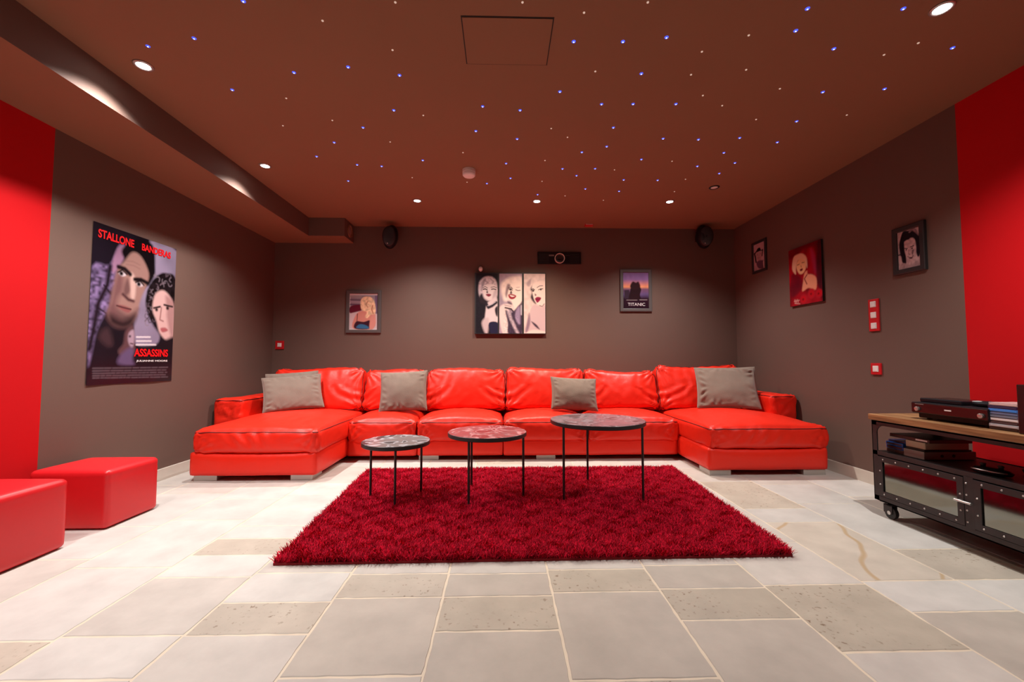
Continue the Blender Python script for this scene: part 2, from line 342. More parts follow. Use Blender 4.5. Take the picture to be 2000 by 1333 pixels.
# ================================================================== SOFA
def cushion(name, size, parent, loc, rot=(0, 0, 0), r=.035, crown=.03, bulge=(.008, .012), sp=.018, seed=0, fold=None, pipe=None, m='leather', lump=.006, pin=.008, taper=None):
    w_, d_, h_ = size; nx, ny, nz = [max(6, int(round(a/sp))) for a in size]
    half = Vector((w_/2, d_/2, h_/2)); inner = half-Vector((r, r, r)); idx = {}; vs_ = []; sv = Vector((seed*7.3, seed*3.1, seed*5.7))
    def defo(u, v, t):
        p = Vector((u*half.x, v*half.y, t*half.z))
        q = Vector([max(-inner[i], min(inner[i], p[i])) for i in range(3)]); d = p-q
        n = d.normalized() if d.length > 1e-6 else Vector((0, 0, 1)); p = q+n*r
        cu, cv, ct = max(0, 1-u*u), max(0, 1-v*v), max(0, 1-t*t)
        if n.z > 0: p.z += crown*(cu**.6)*(cv**.6)*n.z
        p.y += n.y*bulge[1]*cu*ct; p.x += n.x*bulge[0]*cv*ct
        a = p*3.2+sv; k = noise.noise(a)*lump
        a2 = Vector((p.x*9, p.y*5, p.z*9))+sv; k += (abs(noise.noise(a2))-.2)*-lump*.7
        for sx in (-1, 1):
            for sz in (-1, 1):
                for sy in ((-1,) if True else ()):
                    dx, dy, dz = p.x-sx*half.x, p.y-sy*half.y, p.z-sz*half.z
                    rr = math.sqrt(dx*dx+dy*dy+dz*dz)
                    th = math.atan2(abs(dz)+abs(dy)*.6, abs(dx)+1e-5)
                    k += pin*math.sin(th*15+noise.noise(a)*3+seed+sx)*math.exp(-((rr-.05)/.11)**2)*min(1, rr/.05)
        if fold: k += fold(u, v, t, p, n)
        p += n*k
        if taper: p = taper(p, u, v, t)
        return p
    def vid(i, j, k):
        key = (i, j, k)
        if key not in idx:
            idx[key] = len(vs_); vs_.append(defo(2*i/nx-1, 2*j/ny-1, 2*k/nz-1)[:])
        return idx[key]
    fs = []
    for i in range(nx):
        for j in range(ny):
            fs.append((vid(i, j, nz), vid(i+1, j, nz), vid(i+1, j+1, nz), vid(i, j+1, nz)))
            fs.append((vid(i, j, 0), vid(i, j+1, 0), vid(i+1, j+1, 0), vid(i+1, j, 0)))
    for i in range(nx):
        for k in range(nz):
            fs.append((vid(i, 0, k), vid(i+1, 0, k), vid(i+1, 0, k+1), vid(i, 0, k+1)))
            fs.append((vid(i, ny, k), vid(i, ny, k+1), vid(i+1, ny, k+1), vid(i+1, ny, k)))
    for j in range(ny):
        for k in range(nz):
            fs.append((vid(0, j, k), vid(0, j, k+1), vid(0, j+1, k+1), vid(0, j+1, k)))
            fs.append((vid(nx, j, k), vid(nx, j+1, k), vid(nx, j+1, k+1), vid(nx, j, k+1)))
    me = bpy.data.meshes.new(name); me.from_pydata(vs_, [], fs)
    o = link(name, me, parent, M[m], True); o.location = loc; o.rotation_euler = rot
    def loop(kind):
        pts = []
        if kind == 'top':
            t = 1-2*.10; t = 1-2*r*.32/h_
            L_ = [(2*i/nx-1, -1, t) for i in range(nx)]+[(1, 2*j/ny-1, t) for j in range(ny)]+[(1-2*i/nx, 1, t) for i in range(nx)]+[(-1, 1-2*j/ny, t) for j in range(ny)]
        else:
            v = -1+2*r*.45/d_
            L_ = [(2*i/nx-1, v, 1) for i in range(nx)]+[(1, v, 1-2*k/nz) for k in range(nz)]+[(1-2*i/nx, v, -1) for i in range(nx)]+[(-1, v, -1+2*k/nz) for k in range(nz)]
        for u, v, t in L_: pts.append(defo(u, v, t))
        # smooth
        n = len(pts); pts = [(pts[i-1]+pts[i]*2+pts[(i+1) % n])/4 for i in range(n)]
        return pts
    if pipe:
        pts = loop(pipe); c = Vector((0, 0, 0))
        MB().tube(pts, .0048, 6, closed=True).build('piping', M['pipe'], o, smooth=True)
    return o
sofa = empty('sectional_sofa', (.13, 4.6, 0), label='long U-shaped red leather sofa with a chaise at each end against the back wall', cat='sofa')
def S(x, y, z): return (x-.13, y-4.6, z)
def frontfold(seed, amp=.007, xc=0, wd=.3):
    def f(u, v, t, p, n):
        if n.y > -.3: return 0
        q = p.x-xc+t*.05*(1 if seed % 2 else -1)
        return amp*math.sin(q*52+noise.noise(Vector((p.x*4, seed, p.z*6)))*3)*math.exp(-(q/wd)**2)*max(0, .6+t*.5)*max(0, 1-t*t)
    return f
def box_part(name, x0, x1, y0, y1, z0, z1, r, seed, mats='leather', lump=.004, sp=.03, bulge=(.004, .006), pin=0, **k):
    return cushion(name, (x1-x0, y1-y0, z1-z0), sofa, S((x0+x1)/2, (y0+y1)/2, (z0+z1)/2), r=r, crown=.004, bulge=bulge, sp=sp, seed=seed, m=mats, lump=lump, pin=pin, **k)
# bases
def saddle(p, u, v, t):
    if t > .3 and v < 0: p.z += (u**4)*.018-.006
    return p
box_part('base', -2.585, -1.545, 3.53, 5.12, .044, .232, .022, 1, taper=saddle)
box_part('base', 1.795, 2.855, 3.60, 5.12, .044, .232, .022, 2, taper=saddle)
for i, (a, b) in enumerate(((-1.543, -.852), (-.850, .014), (.016, .868), (.870, 1.793))):
    box_part('base', a, b, 4.215, 5.12, .044, .21, .018, 3+i)
# seats
ch = cushion('seat_cushion', (1.02, 1.30, .185), sofa, S(-2.045, 4.175, .325), r=.032, crown=.085, bulge=(.012, .012), seed=1, pipe='top', sp=.017,
        fold=frontfold(1, .015, -.02, .20), lump=.008)
cushion('seat_cushion', (1.05, 1.24, .185), sofa, S(2.33, 4.215, .325), r=.032, crown=.085, bulge=(.014, .012), seed=2, pipe='top', sp=.017,
        fold=frontfold(2, .009, -.1, .3), lump=.008)
for i, (a, b) in enumerate(((-1.525, -.852), (-.850, .014), (.016, .868), (.870, 1.793))):
    cushion('seat_cushion', (b-a-.002, .70, .205), sofa, S((a+b)/2, 4.545, .292), r=.034, crown=.085, bulge=(.002, .018), seed=5+i, pipe='top', sp=.017,
            fold=frontfold(3+i, .004, .2, .25), lump=.009, pin=.010)
# backs
def backfold(seed, vert=.006, swoop=0):
    def f(u, v, t, p, n):
        if n.y > -.2: return 0
        k = vert*(.35+.65*max(0, t))*(abs(math.sin(p.x*26+noise.noise(Vector((p.x*2.5, seed, p.z*2.2)))*5+seed))**1.6-.4)*(1-t*t*.6)
        for sx, g in ((-1, swoop), (1, -swoop)):
            c = Vector((sx*.43, 0, .16)); rr = math.hypot(p.x-c.x, (p.z-c.z)*1.0)
            k += .010*math.sin(rr*58+noise.noise(p*5+Vector((seed, 0, 0)))*1.5)*math.exp(-((rr-.26)/.09)**2)*(1 if p.z < .02 else .15)*(.6+.4*abs(g))
        return k
    return f
for i, (a, b, zt, vt) in enumerate(((-2.55, -1.56, .895, .008), (-1.535, -.862, .885, .005), (-.845, .035, .893, .004), (.045, .925, .895, .005), (.935, 1.765, .868, .008), (1.785, 2.74, .920, .012))):
    hh = zt-.425
    cushion('back_cushion', (b-a, .21, hh), sofa, S((a+b)/2, 4.79, .425+hh/2), rot=(R(-17), 0, R((0, 0, 0, 0, 0, 0)[i])), r=.045, crown=.012, bulge=(.004, .04), sp=.016,
            seed=11+i, pipe='front', fold=backfold(i+2, vt, .5), lump=.010, pin=.012,
            taper=(lambda p, u, v, t, i=i: Vector((p.x*(1-.02*t), p.y, p.z+(.012*math.sin(u*3+i) if t > 0 else 0)))))
box_part('back_frame', -2.55, 2.74, 4.97, 5.16, .20, .76, .04, 30, sp=.05)
# arms
def armtuck(side):
    def f(u, v, t, p, n):
        c = Vector((side*.05, -.5, .1)); rr = math.hypot(p.x-c.x, p.z-c.z)
        if n.y > -.3: return 0
        return .012*math.sin(math.atan2(p.z-c.z, p.x-c.x)*6)*math.exp(-(rr/.12)**2)*min(1, rr/.02)
    return f
cushion('armrest', (.27, 1.0, .57), sofa, S(-2.675, 4.645, .335), r=.03, crown=.012, bulge=(.01, .006), seed=41, sp=.02, fold=armtuck(1), pipe='top', lump=.008)
cushion('armrest', (.26, 1.02, .60), sofa, S(2.842, 4.635, .352), r=.03, crown=.012, bulge=(.008, .006), seed=42, sp=.02, fold=armtuck(-1), pipe='top', lump=.008)
for (a, b, y) in ((-2.56, -2.37, 3.56), (-1.765, -1.585, 3.56), (1.81, 2.00, 3.62), (2.64, 2.835, 3.615), (-.835, -.635, 4.25), (.35, .545, 4.25), (-2.5, -2.3, 4.9), (2.5, 2.7, 4.9), (-.8, -.6, 4.9), (.35, .55, 4.9)):
    MB().rbox(a-.13, b-.13, y-4.6, y+.19-4.6, 0, .047, .003).build('foot', M['steel'], sofa)

# ------------------------------------------------------------------ scatter cushions
def pillow(w_, h_, th, x, y, z, rx, rz, ry, seed, label):
    n = 54; v = []; f = []
    sv = Vector((seed*3.7, seed*1.3, 0))
    for side in (-1, 1):
        for i in range(n+1):
            for j in range(n+1):
                u, t = 2*i/n-1, 2*j/n-1
                u, t = math.sin(u*math.pi/2)*.35+u*.65, math.sin(t*math.pi/2)*.35+t*.65
                e = ((1-u*u)*(1-t*t)); thk = th/2*max(e, 0)**.42
                px = w_/2*u*(1-.055*(1-t*t)); pz = h_/2*t*(1-.055*(1-u*u))
                a = Vector((px*5, pz*5, 0))+sv
                edge = min(1-abs(u), 1-abs(t))
                k = 0
                if e > 0:
                    # puckers running in from the seams
                    q = t if abs(u) > abs(t) else u
                    k = .0075*math.sin(q*19+noise.noise(a*1.5)*6)*math.exp(-((edge-.16)/.12)**2)*min(1, edge/.14)**2*(.35+max(0, noise.noise(a*.6+Vector((3, 0, 5))))*2.2)
                    k += .016*noise.noise(a*.9)*min(1, edge*4)+.006*noise.noise(a*2.2)*min(1, edge*4)
                    k -= .0035*max(0, 1-abs(noise.noise(a*.8+Vector((9, 0, 0))))*5)*min(1, edge*3)*max(0, noise.noise(a*.7)+.3)
                v.append((px, side*(thk+k), pz))
    N_ = (n+1)**2
    for s_ in (0, 1):
        for i in range(n):
            for j in range(n):
                q = (s_*N_+i*(n+1)+j, s_*N_+(i+1)*(n+1)+j, s_*N_+(i+1)*(n+1)+j+1, s_*N_+i*(n+1)+j+1)
                f.append(q if s_ == 0 else q[::-1])
    me = bpy.data.meshes.new('scatter_cushion'); me.from_pydata(v, [], f)
    bm = bmesh.new(); bm.from_mesh(me); bmesh.ops.remove_doubles(bm, verts=bm.verts, dist=.0004); bmesh.ops.recalc_face_normals(bm, faces=bm.faces); bm.to_mesh(me); bm.free()
    o = link('scatter_cushion', me, None, M['suede'], True); o.location = (x, y, z); o.rotation_euler = (R(rx), R(ry), R(rz))
    tag(o, label, 'cushion', 'taupe suede scatter cushions on the sofa')
    pts = [(w_/2*u*(1-.055*(1-t*t)), 0, h_/2*t*(1-.055*(1-u*u))) for u, t in
           [(-1+k/12, -1) for k in range(24)]+[(1, -1+k/12) for k in range(24)]+[(1-k/12, 1) for k in range(24)]+[(-1, 1-k/12) for k in range(24)]]
    MB().tube(pts, .004, 6, closed=True).build('seam', M['suede'], o, smooth=True)
    return o
pillow(.56, .40, .15, -2.18, 4.41, .665, -31, 28, -4, 1, 'taupe suede cushion in front of another at the left end of the sofa')
pillow(.52, .42, .15, -2.27, 4.56, .685, -28, 18, -4, 2, 'taupe suede cushion mostly hidden behind another at the left end')
pillow(.50, .44, .15, -1.05, 4.48, .675, -20, 2, -3, 3, 'taupe cushion standing on the second seat from the left, gathered right edge')
pillow(.50, .36, .16, .775, 4.46, .645, -22, 3, 3, 4, 'small taupe cushion behind the tallest coffee table')
pillow(.60, .49, .15, 2.41, 4.42, .715, -30, -21, -1, 5, 'large taupe suede cushion leaning at the right end of the sofa')

# ================================================================== RUG
def rug():
    A, B_, C_, D_ = (-1.205, 3.80), (1.565, 3.83), (1.485, 2.13), (-1.115, 2.10)
    root = MB().add([(D_[0], D_[1], .001), (C_[0], C_[1], .001), (B_[0], B_[1], .001), (A[0], A[1], .001), (D_[0], D_[1], .012), (C_[0], C_[1], .012), (B_[0], B_[1], .012), (A[0], A[1], .012)],
        [(0, 3, 2, 1), (4, 5, 6, 7), (0, 1, 5, 4), (1, 2, 6, 5), (2, 3, 7, 6), (3, 0, 4, 7)]).build('shag_rug', mat('rug_backing', (.25, .004, .010), .9))
    tag(root, 'deep red shaggy rug on the tiled floor under the three small tables', 'rug')
    rs = np.random.RandomState(3); n = 260000
    s, t = rs.rand(n), rs.rand(n)
    # more tufts along the rim
    A_, Bq, Cq, Dq = map(np.array, (A, B_, C_, D_))
    base = ((1-t)[:, None]*((1-s)[:, None]*Dq+s[:, None]*Cq)+t[:, None]*((1-s)[:, None]*A_+s[:, None]*Bq))
    cl = np.sin(base[:, 0]*31+np.sin(base[:, 1]*23)*2)+np.sin(base[:, 1]*37+np.sin(base[:, 0]*19)*2)
    ang = rs.rand(n)*2*np.pi; ang = np.where(rs.rand(n) < .5, cl*1.3+rs.randn(n)*.5, ang)
    L = .030+.014*rs.rand(n); lean = .25+.65*rs.rand(n)
    d = np.stack([np.cos(ang), np.sin(ang)], 1); wv = np.stack([-d[:, 1], d[:, 0]], 1)*(.0015+.0010*rs.rand(n))[:, None]
    z0 = np.full(n, .010)
    P = []
    for fr, wf in ((0, 1), (.5, 1.1), (1, .35)):
        c = base+d*(L*lean*fr**1.5)[:, None]; z = z0+L*np.sqrt(np.maximum(.1, 1-lean**2*.8))*(fr-.12*fr*fr)
        for sg in (-1, 1):
            q = c+wv*sg*wf; P.append(np.stack([q[:, 0], q[:, 1], z], 1))
    V = np.stack(P, 1).reshape(-1, 3); b = np.arange(n)*6
    Fq = np.stack([np.stack([b, b+1, b+3, b+2], 1), np.stack([b+2, b+3, b+5, b+4], 1)], 1).reshape(-1, 4)
    me = bpy.data.meshes.new('pile'); me.vertices.add(len(V)); me.vertices.foreach_set('co', V.astype('f').ravel())
    me.loops.add(Fq.size); me.loops.foreach_set('vertex_index', Fq.astype('i').ravel()); me.polygons.add(len(Fq))
    me.polygons.foreach_set('loop_start', np.arange(0, Fq.size, 4, dtype='i')); me.update(calc_edges=True)
    br = (.55+.9*rs.rand(n)**2.2*1.6); cc = np.stack([.50*br, .004*br, .026*br, np.ones(n)], 1); cc = np.repeat(cc, 6, 0)
    ca = me.color_attributes.new('Col', 'FLOAT_COLOR', 'POINT'); ca.data.foreach_set('color', cc.astype('f').ravel())
    m = attr_mat('red_shag_pile', .8, .12)
    o = link('pile', me, root, m, True); tag(o, kind='stuff')
rug()

# ================================================================== PAINTED PRINTS
def homog(src):
    dst = [(0, 0), (1, 0), (1, 1), (0, 1)]; A = []; b = []
    for (x, y), (u, v) in zip(src, dst):
        A.append([x, y, 1, 0, 0, 0, -u*x, -u*y]); b.append(u); A.append([0, 0, 0, x, y, 1, -v*x, -v*y]); b.append(v)
    h = np.linalg.solve(np.array(A, float), np.array(b, float)); return np.append(h, 1).reshape(3, 3)
class Art:
    def __init__(s, corners, nx, ny, bg, asp):
        s.H = homog(corners); s.nx, s.ny, s.asp = nx, ny, asp
        u, v = np.meshgrid((np.arange(nx)+.5)/nx, (np.arange(ny)+.5)/ny); s.U, s.V = u*asp, v
        s.img = np.ones((ny, nx, 3))*np.array(lin(bg)); s.rs = np.random.RandomState(1)
    def uv(s, pts):
        q = (s.H @ np.c_[np.array(pts, float), np.ones(len(pts))].T).T; q = q[:, :2]/q[:, 2:]; q[:, 0] *= s.asp; return q
    def mix(s, m, c, a):
        m = (m*a)[..., None]; s.img = s.img*(1-m)+np.array(lin(c) if not isinstance(c, np.ndarray) else c)*m
    def poly(s, pts, c, blur=.012, a=1, smooth=True):
        P = s.uv(pts)
        if smooth:
            n = len(P); Q = []
            for i in range(n):
                p0, p1, p2, p3 = P[i-1], P[i], P[(i+1) % n], P[(i+2) % n]
                for t in (0, .25, .5, .75):
                    Q.append(.5*((2*p1)+(-p0+p2)*t+(2*p0-5*p1+4*p2-p3)*t*t+(-p0+3*p1-3*p2+p3)*t**3))
            P = np.array(Q)
        n = len(P); ins = np.zeros(s.U.shape, bool); dm = np.full(s.U.shape, 1e9)
        for i in range(n):
            x1, y1 = P[i]; x2, y2 = P[(i+1) % n]
            if y1 != y2:
                c_ = ((y1 > s.V) != (y2 > s.V)) & (s.U < (x2-x1)*(s.V-y1)/(y2-y1)+x1); ins ^= c_
            dx, dy = x2-x1, y2-y1; L = dx*dx+dy*dy+1e-12; t = np.clip(((s.U-x1)*dx+(s.V-y1)*dy)/L, 0, 1)
            dm = np.minimum(dm, (s.U-x1-t*dx)**2+(s.V-y1-t*dy)**2)
        d = np.sqrt(dm)*np.where(ins, 1, -1); s.mix(np.clip(d/blur+.5, 0, 1), c, a)
    def line(s, pts, wd, c, blur=.006, a=1):
        P = s.uv(pts); dm = np.full(s.U.shape, 1e9)
        for i in range(len(P)-1):
            x1, y1 = P[i]; x2, y2 = P[i+1]; dx, dy = x2-x1, y2-y1; L = dx*dx+dy*dy+1e-12
            t = np.clip(((s.U-x1)*dx+(s.V-y1)*dy)/L, 0, 1); dm = np.minimum(dm, (s.U-x1-t*dx)**2+(s.V-y1-t*dy)**2)
        s.mix(np.clip((wd/2-np.sqrt(dm))/blur+.5, 0, 1), c, a)
    def dot(s, x, y, r, c, blur=.01, a=1, sy=1):
        p = s.uv([(x, y)])[0]; d = np.sqrt((s.U-p[0])**2+((s.V-p[1])/sy)**2); s.mix(np.clip((r-d)/blur+.5, 0, 1), c, a)
    def grad(s, stops):
        v = s.V[:, 0]; k = [q[0] for q in stops]; c = np.array([lin(q[1]) for q in stops])
        s.img = np.repeat(np.stack([np.interp(v, k, c[:, i]) for i in range(3)], 1)[:, None, :], s.nx, 1)
    def noise(s, amp, cells=(12, 16), mask=None):
        g = s.rs.rand(cells[1]+1, cells[0]+1); x = np.linspace(0, cells[0]-1e-6, s.nx); y = np.linspace(0, cells[1]-1e-6, s.ny)
        xi, yi = x.astype(int), y.astype(int); fx, fy = (x-xi)[None], (y-yi)[:, None]
        q = g[np.ix_(yi, xi)]*(1-fx)*(1-fy)+g[np.ix_(yi, xi+1)]*fx*(1-fy)+g[np.ix_(yi+1, xi)]*(1-fx)*fy+g[np.ix_(yi+1, xi+1)]*fx*fy
        k = 1+(q-.5)*2*amp; s.img *= (k if mask is None else 1+(k-1)*mask)[..., None]
    def maskpoly(s, pts):
        keep = s.img.copy(); s.img[:] = 0; s.poly(pts, np.array([1., 1, 1]), .01); m = s.img[..., 0].copy(); s.img = keep; return m
    def build(s, name, parent, w, h, y, m='print', x=0, z=0, wav=0):
        nx, ny = s.nx, s.ny; X, Z = np.meshgrid(np.linspace(-w/2, w/2, nx+1)+x, np.linspace(h/2, -h/2, ny+1)+z)
        Y = np.full(X.shape, y)
        if wav: Y = y-wav*(np.sin(X*11)*.5+.5)*np.clip((-(Z-z)/h-.30)*4, 0, 1)**2
        V = np.stack([X, Y, Z], -1).reshape(-1, 3)
        i = np.arange(ny)[:, None]*(nx+1)+np.arange(nx)[None]; Fq = np.stack([i+nx+1, i+nx+2, i+1, i], -1).reshape(-1, 4)
        # give the sheet a thickness: a back plate made of the four border edges and one rear face
        me = bpy.data.meshes.new(name); me.from_pydata(V.tolist(), [], Fq.tolist())
        ca = me.color_attributes.new('Col', 'FLOAT_COLOR', 'CORNER')
        c = np.concatenate([np.clip(s.img, 0, 1).reshape(-1, 3), np.ones((nx*ny, 1))], 1)
        # smooth corner colours by averaging neighbouring cells
        im = np.clip(s.img, 0, 1); pad = np.pad(im, ((1, 1), (1, 1), (0, 0)), 'edge'); vc = (pad[:-1, :-1]+pad[1:, :-1]+pad[:-1, 1:]+pad[1:, 1:])/4
        vc = vc.reshape(-1, 3); cc = vc[Fq.reshape(-1)]; cc = np.c_[cc, np.ones(len(cc))]
        ca.data.foreach_set('color', cc.astype('f').ravel())
        return link(name, me, parent, M[m], bool(wav))
def frame_part(w, h, bar, dep, parent, m, proud=.006):
    b = MB(); ow, oh = w/2, h/2; iw, ih = ow-bar, oh-bar; y0, y1 = -.001, -dep
    O = [(-ow, -oh), (ow, -oh), (ow, oh), (-ow, oh)]; I = [(-iw, -ih), (iw, -ih), (iw, ih), (-iw, ih)]
    for k in range(4):
        a, c = k, (k+1) % 4
        v = [(O[a][0], y0, O[a][1]), (O[c][0], y0, O[c][1]), (I[c][0], y0, I[c][1]), (I[a][0], y0, I[a][1]),
             (O[a][0], y1+.003, O[a][1]), (O[c][0], y1+.003, O[c][1]), (I[c][0], y1+.003, I[c][1]), (I[a][0], y1+.003, I[a][1])]
        def sh(p, q, s_): return (p[0]*(1-s_)+q[0]*s_, y1, p[1]*(1-s_)+q[1]*s_)
        v += [sh(O[a], I[a], .15), sh(O[c], I[c], .15), sh(O[c], I[c], .85), sh(O[a], I[a], .85)]
        b.add(v, [(0, 1, 2, 3), (0, 4, 5, 1), (2, 6, 7, 3), (4, 8, 9, 5), (6, 10, 11, 7), (8, 11, 10, 9)])
    o = b.build('frame', m, parent)
    MB().box(-iw-.004, iw+.004, -.004, -.001, -ih-.004, ih+.004).build('backing', M['dark'], parent)
    return o
SK, SH = (232, 208, 202), (120, 92, 98)
# --- left wall poster
p = empty('film_poster', (XL, (2.918+3.655)/2, 1.402), R(90), label='tall unframed film poster with red lettering and two large male faces on the left wall', cat='poster')
a = Art([(112, 45), (714, 250), (690, 1240), (65, 1275)], 150, 230, (22, 16, 26), .64)
rock = [(108, 380), (230, 370), (300, 220), (350, 230), (330, 300), (290, 380), (285, 480), (250, 590), (235, 680), (190, 760), (140, 880), (100, 1080), (78, 1120), (80, 800)]
a.poly(rock, (98, 82, 116), .02); a.noise(.95, (34, 80), a.maskpoly(rock)); a.noise(.5, (9, 14), a.maskpoly(rock))
a.poly([(290, 240), (345, 230), (330, 330), (265, 430), (245, 380)], (150, 112, 140), .02)
a.line([(235, 380), (215, 520), (150, 660), (125, 820), (90, 1000)], .03, (30, 20, 32), .02)
a.line([(190, 520), (245, 590)], .01, (30, 20, 32)); a.line([(150, 690), (205, 730)], .01, (30, 20, 32))
sky = [(520, 190), (712, 262), (712, 470), (640, 430), (560, 470), (470, 560), (430, 650), (415, 800), (420, 900), (560, 960), (600, 960), (560, 860), (520, 760), (500, 650), (540, 520), (640, 440), (712, 480), (712, 250)]
a.poly([(520, 190), (714, 262), (712, 470), (600, 440), (520, 640), (540, 800), (600, 900), (560, 980), (420, 960), (410, 840), (425, 640), (540, 480), (560, 400)], (138, 126, 150), .02)
a.noise(.28, (8, 10))
a.poly([(320, 250), (430, 175), (540, 220), (560, 380), (530, 500), (490, 510), (440, 330), (350, 330)], (14, 10, 14), .02)
face1 = [(335, 345), (395, 275), (460, 310), (515, 430), (500, 520), (455, 640), (430, 760), (360, 830), (270, 820), (220, 740), (240, 640), (265, 500), (290, 400)]
a.poly(face1, (156, 120, 112), .02)
a.poly([(240, 690), (300, 700), (380, 740), (440, 700), (400, 800), (330, 830), (250, 800)], (92, 64, 66), .05, .8)
a.poly([(330, 460), (330, 560), (290, 640), (300, 760), (360, 830), (270, 825), (215, 740), (240, 640), (265, 500), (290, 430)], (112, 76, 78), .05, .9)
a.poly([(240, 740), (330, 780), (420, 740), (400, 820), (330, 850), (240, 810)], (38, 24, 28), .05, .95)
a.poly([(385, 430), (420, 480), (418, 600), (400, 640), (385, 600)], (215, 182, 172), .02, .8)
a.line([(330, 590), (370, 630), (405, 640)], .02, (72, 42, 46), .015)
a.poly([(360, 470), (335, 560), (350, 600), (380, 560)], (95, 64, 66), .02, .8)
a.line([(295, 385), (340, 400), (380, 440)], .028, (28, 18, 22), .012); a.line([(415, 478), (460, 480), (505, 505)], .028, (22, 14, 18), .012)
a.poly([(296, 430), (320, 415), (352, 445), (322, 455)], (215, 200, 205), .01); a.dot(316, 434, .014, (20, 12, 16)); a.line([(292, 425), (322, 408), (356, 442)], .010, (24, 14, 18))
a.poly([(425, 508), (450, 498), (475, 525), (445, 532)], (205, 190, 195), .01); a.dot(444, 514, .014, (18, 12, 16)); a.line([(420, 500), (452, 490), (480, 522)], .010, (20, 12, 16))
a.poly([(285, 672), (330, 672), (390, 700), (370, 728), (325, 710)], (142, 84, 84), .012); a.line([(285, 674), (335, 690), (388, 702)], .009, (58, 30, 34))
a.line([(350, 340), (400, 345), (450, 370)], .006, (125, 92, 88), .01, .6); a.line([(350, 365), (405, 375), (450, 400)], .006, (125, 92, 88), .01, .6)
a.poly([(180, 860), (230, 850), (260, 960), (220, 980), (160, 920)], (62, 42, 48), .04)
hair2 = [(590, 440), (650, 430), (712, 480), (706, 780), (670, 700), (640, 590), (580, 590), (560, 700), (545, 800), (500, 700), (495, 620), (520, 520)]
a.poly(hair2, (22, 16, 20), .015); a.noise(.9, (40, 60), a.maskpoly(hair2))
rc = random.Random(9)
for k in range(46):
    q = k/46; x, y = (505+rc.uniform(0, 60), 560+rc.uniform(0, 250)) if k % 2 else (560+rc.uniform(0, 145), 440+rc.uniform(0, 130))
    t0 = rc.uniform(0, 6); rr_ = rc.uniform(8, 16); a.line([(x+rr_*math.cos(t0+j*.6), y+rr_*1.3*math.sin(t0+j*.6)) for j in range(6)], .007, rc.choice([(128, 114, 124), (90, 76, 86), (18, 12, 16)]), .006, .8)
a.poly([(566, 586), (630, 562), (690, 640), (703, 740), (703, 890), (655, 935), (600, 880), (575, 790), (545, 700)], (208, 172, 168), .018)
a.poly([(640, 600), (700, 660), (703, 880), (680, 900), (650, 760), (650, 700)], (150, 108, 108), .03, .7)
a.line([(555, 692), (600, 682)], .014, (40, 26, 30)); a.line([(630, 668), (690, 682)], .014, (40, 26, 30))
a.dot(575, 705, .012, (30, 20, 24)); a.dot(655, 693, .013, (30, 20, 24))
a.line([(610, 690), (600, 780), (625, 792)], .010, (150, 106, 104)); a.poly([(605, 845), (640, 840), (660, 862), (620, 875)], (165, 92, 96), .01)
a.poly([(400, 820), (350, 870), (335, 960), (300, 1030), (420, 1110), (415, 900)], (92, 62, 66), .02); a.poly([(375, 880), (410, 860), (412, 960), (395, 990), (370, 940)], (168, 142, 158), .015)
a.dot(383, 905, .008, (40, 24, 36)); a.line([(388, 958), (405, 962)], .008, (60, 20, 30)); a.poly([(320, 1040), (400, 990), (420, 1120), (300, 1110)], (96, 78, 112), .03)
a.poly([(600, 960), (700, 920), (695, 1130), (430, 1120), (440, 1000)], (24, 16, 24), .03)
a.poly([(80, 1140), (695, 1110), (692, 1240), (66, 1275)], (24, 16, 26), .02, 1, False)
rl = random.Random(4)
for k, yy in enumerate((1140, 1160, 1178, 1196, 1213)):
    x = 115
    while x < 650:
        l = rl.uniform(14, 50); a.line([(x, yy+5-(x-115)*.01), (min(x+l, 662), yy+5-(x-115+l)*.01)], .0065, (104, 92, 100), .004, .8); x += l+rl.uniform(5, 12)
for (x0_, x1_, yy) in ((432, 532, 910), (432, 542, 940), (430, 572, 968)):
    x = x0_
    while x < x1_-8: l = rl.uniform(10, 24); a.line([(x, yy), (min(x+l, x1_), yy+1)], .010, (225, 215, 220), .004); x += l+5
a.build('print', p, .737, 1.145, -.004, 'printgloss', wav=.006)
MB().box(-.366, .366, -.003, -.0006, -.560, .570).build('paper_backing', M['darkframe'], p)
RED = mat('red_ink', (.80, .004, .008), .4); INK = mat('white_ink', (.78, .75, .74), .5)
def ptext(t, cx, cy, wpx, hpx, m, bold=0):
    q = a.uv([(cx, cy)])[0]; u, v = q[0]/a.asp, q[1]
    text_mesh('lettering', t, wpx, hpx, m, p, ((u-.5)*.737, -.0065, (.5-v)*1.145), bold=bold)
ptext('STALLONE', 280, 175, .285, .062, RED, .03); ptext('BANDERAS', 570, 268, .285, .056, RED, .03)
ptext('ASSASSINS', 542, 1030, .325, .062, RED, .03); ptext('JULIANNE MOORE', 548, 1092, .30, .018, INK, .02)
# --- triptych canvas
def canvas_at(axis, c, z0, z1): return None
zb = on(1060, 653, 1, YB-.035).z; zt = on(1000, 533, 1, YB-.035).z; xl = on(927, 600, 1, YB-.035).x; xr = on(1066, 600, 1, YB-.035).x
w_, h_ = xr-xl, zt-zb
p = empty('canvas_picture', ((xl+xr)/2, YB, (zt+zb)/2), 0, label='black canvas with three grey portraits of a blonde woman, centre of the back wall', cat='picture')
MB().rbox(-w_/2, w_/2, -.035, -.001, -h_/2, h_/2, .003).build('canvas', M['darkframe'], p)
PX = w_/1095.; cx0, cy0 = 677, 650
def panel(px0, px1, bg, fn):
    b = Art([(px0, 190), (px1, 190), (px1, 1115), (px0, 1115)], 84, 220, bg, (px1-px0)/925); fn(b)
    b.build('print', p, (px1-px0)*PX, 925*PX*h_/w_*1095/950, -.0356, x=((px0+px1)/2-cx0)*PX, z=(cy0-652)*PX)
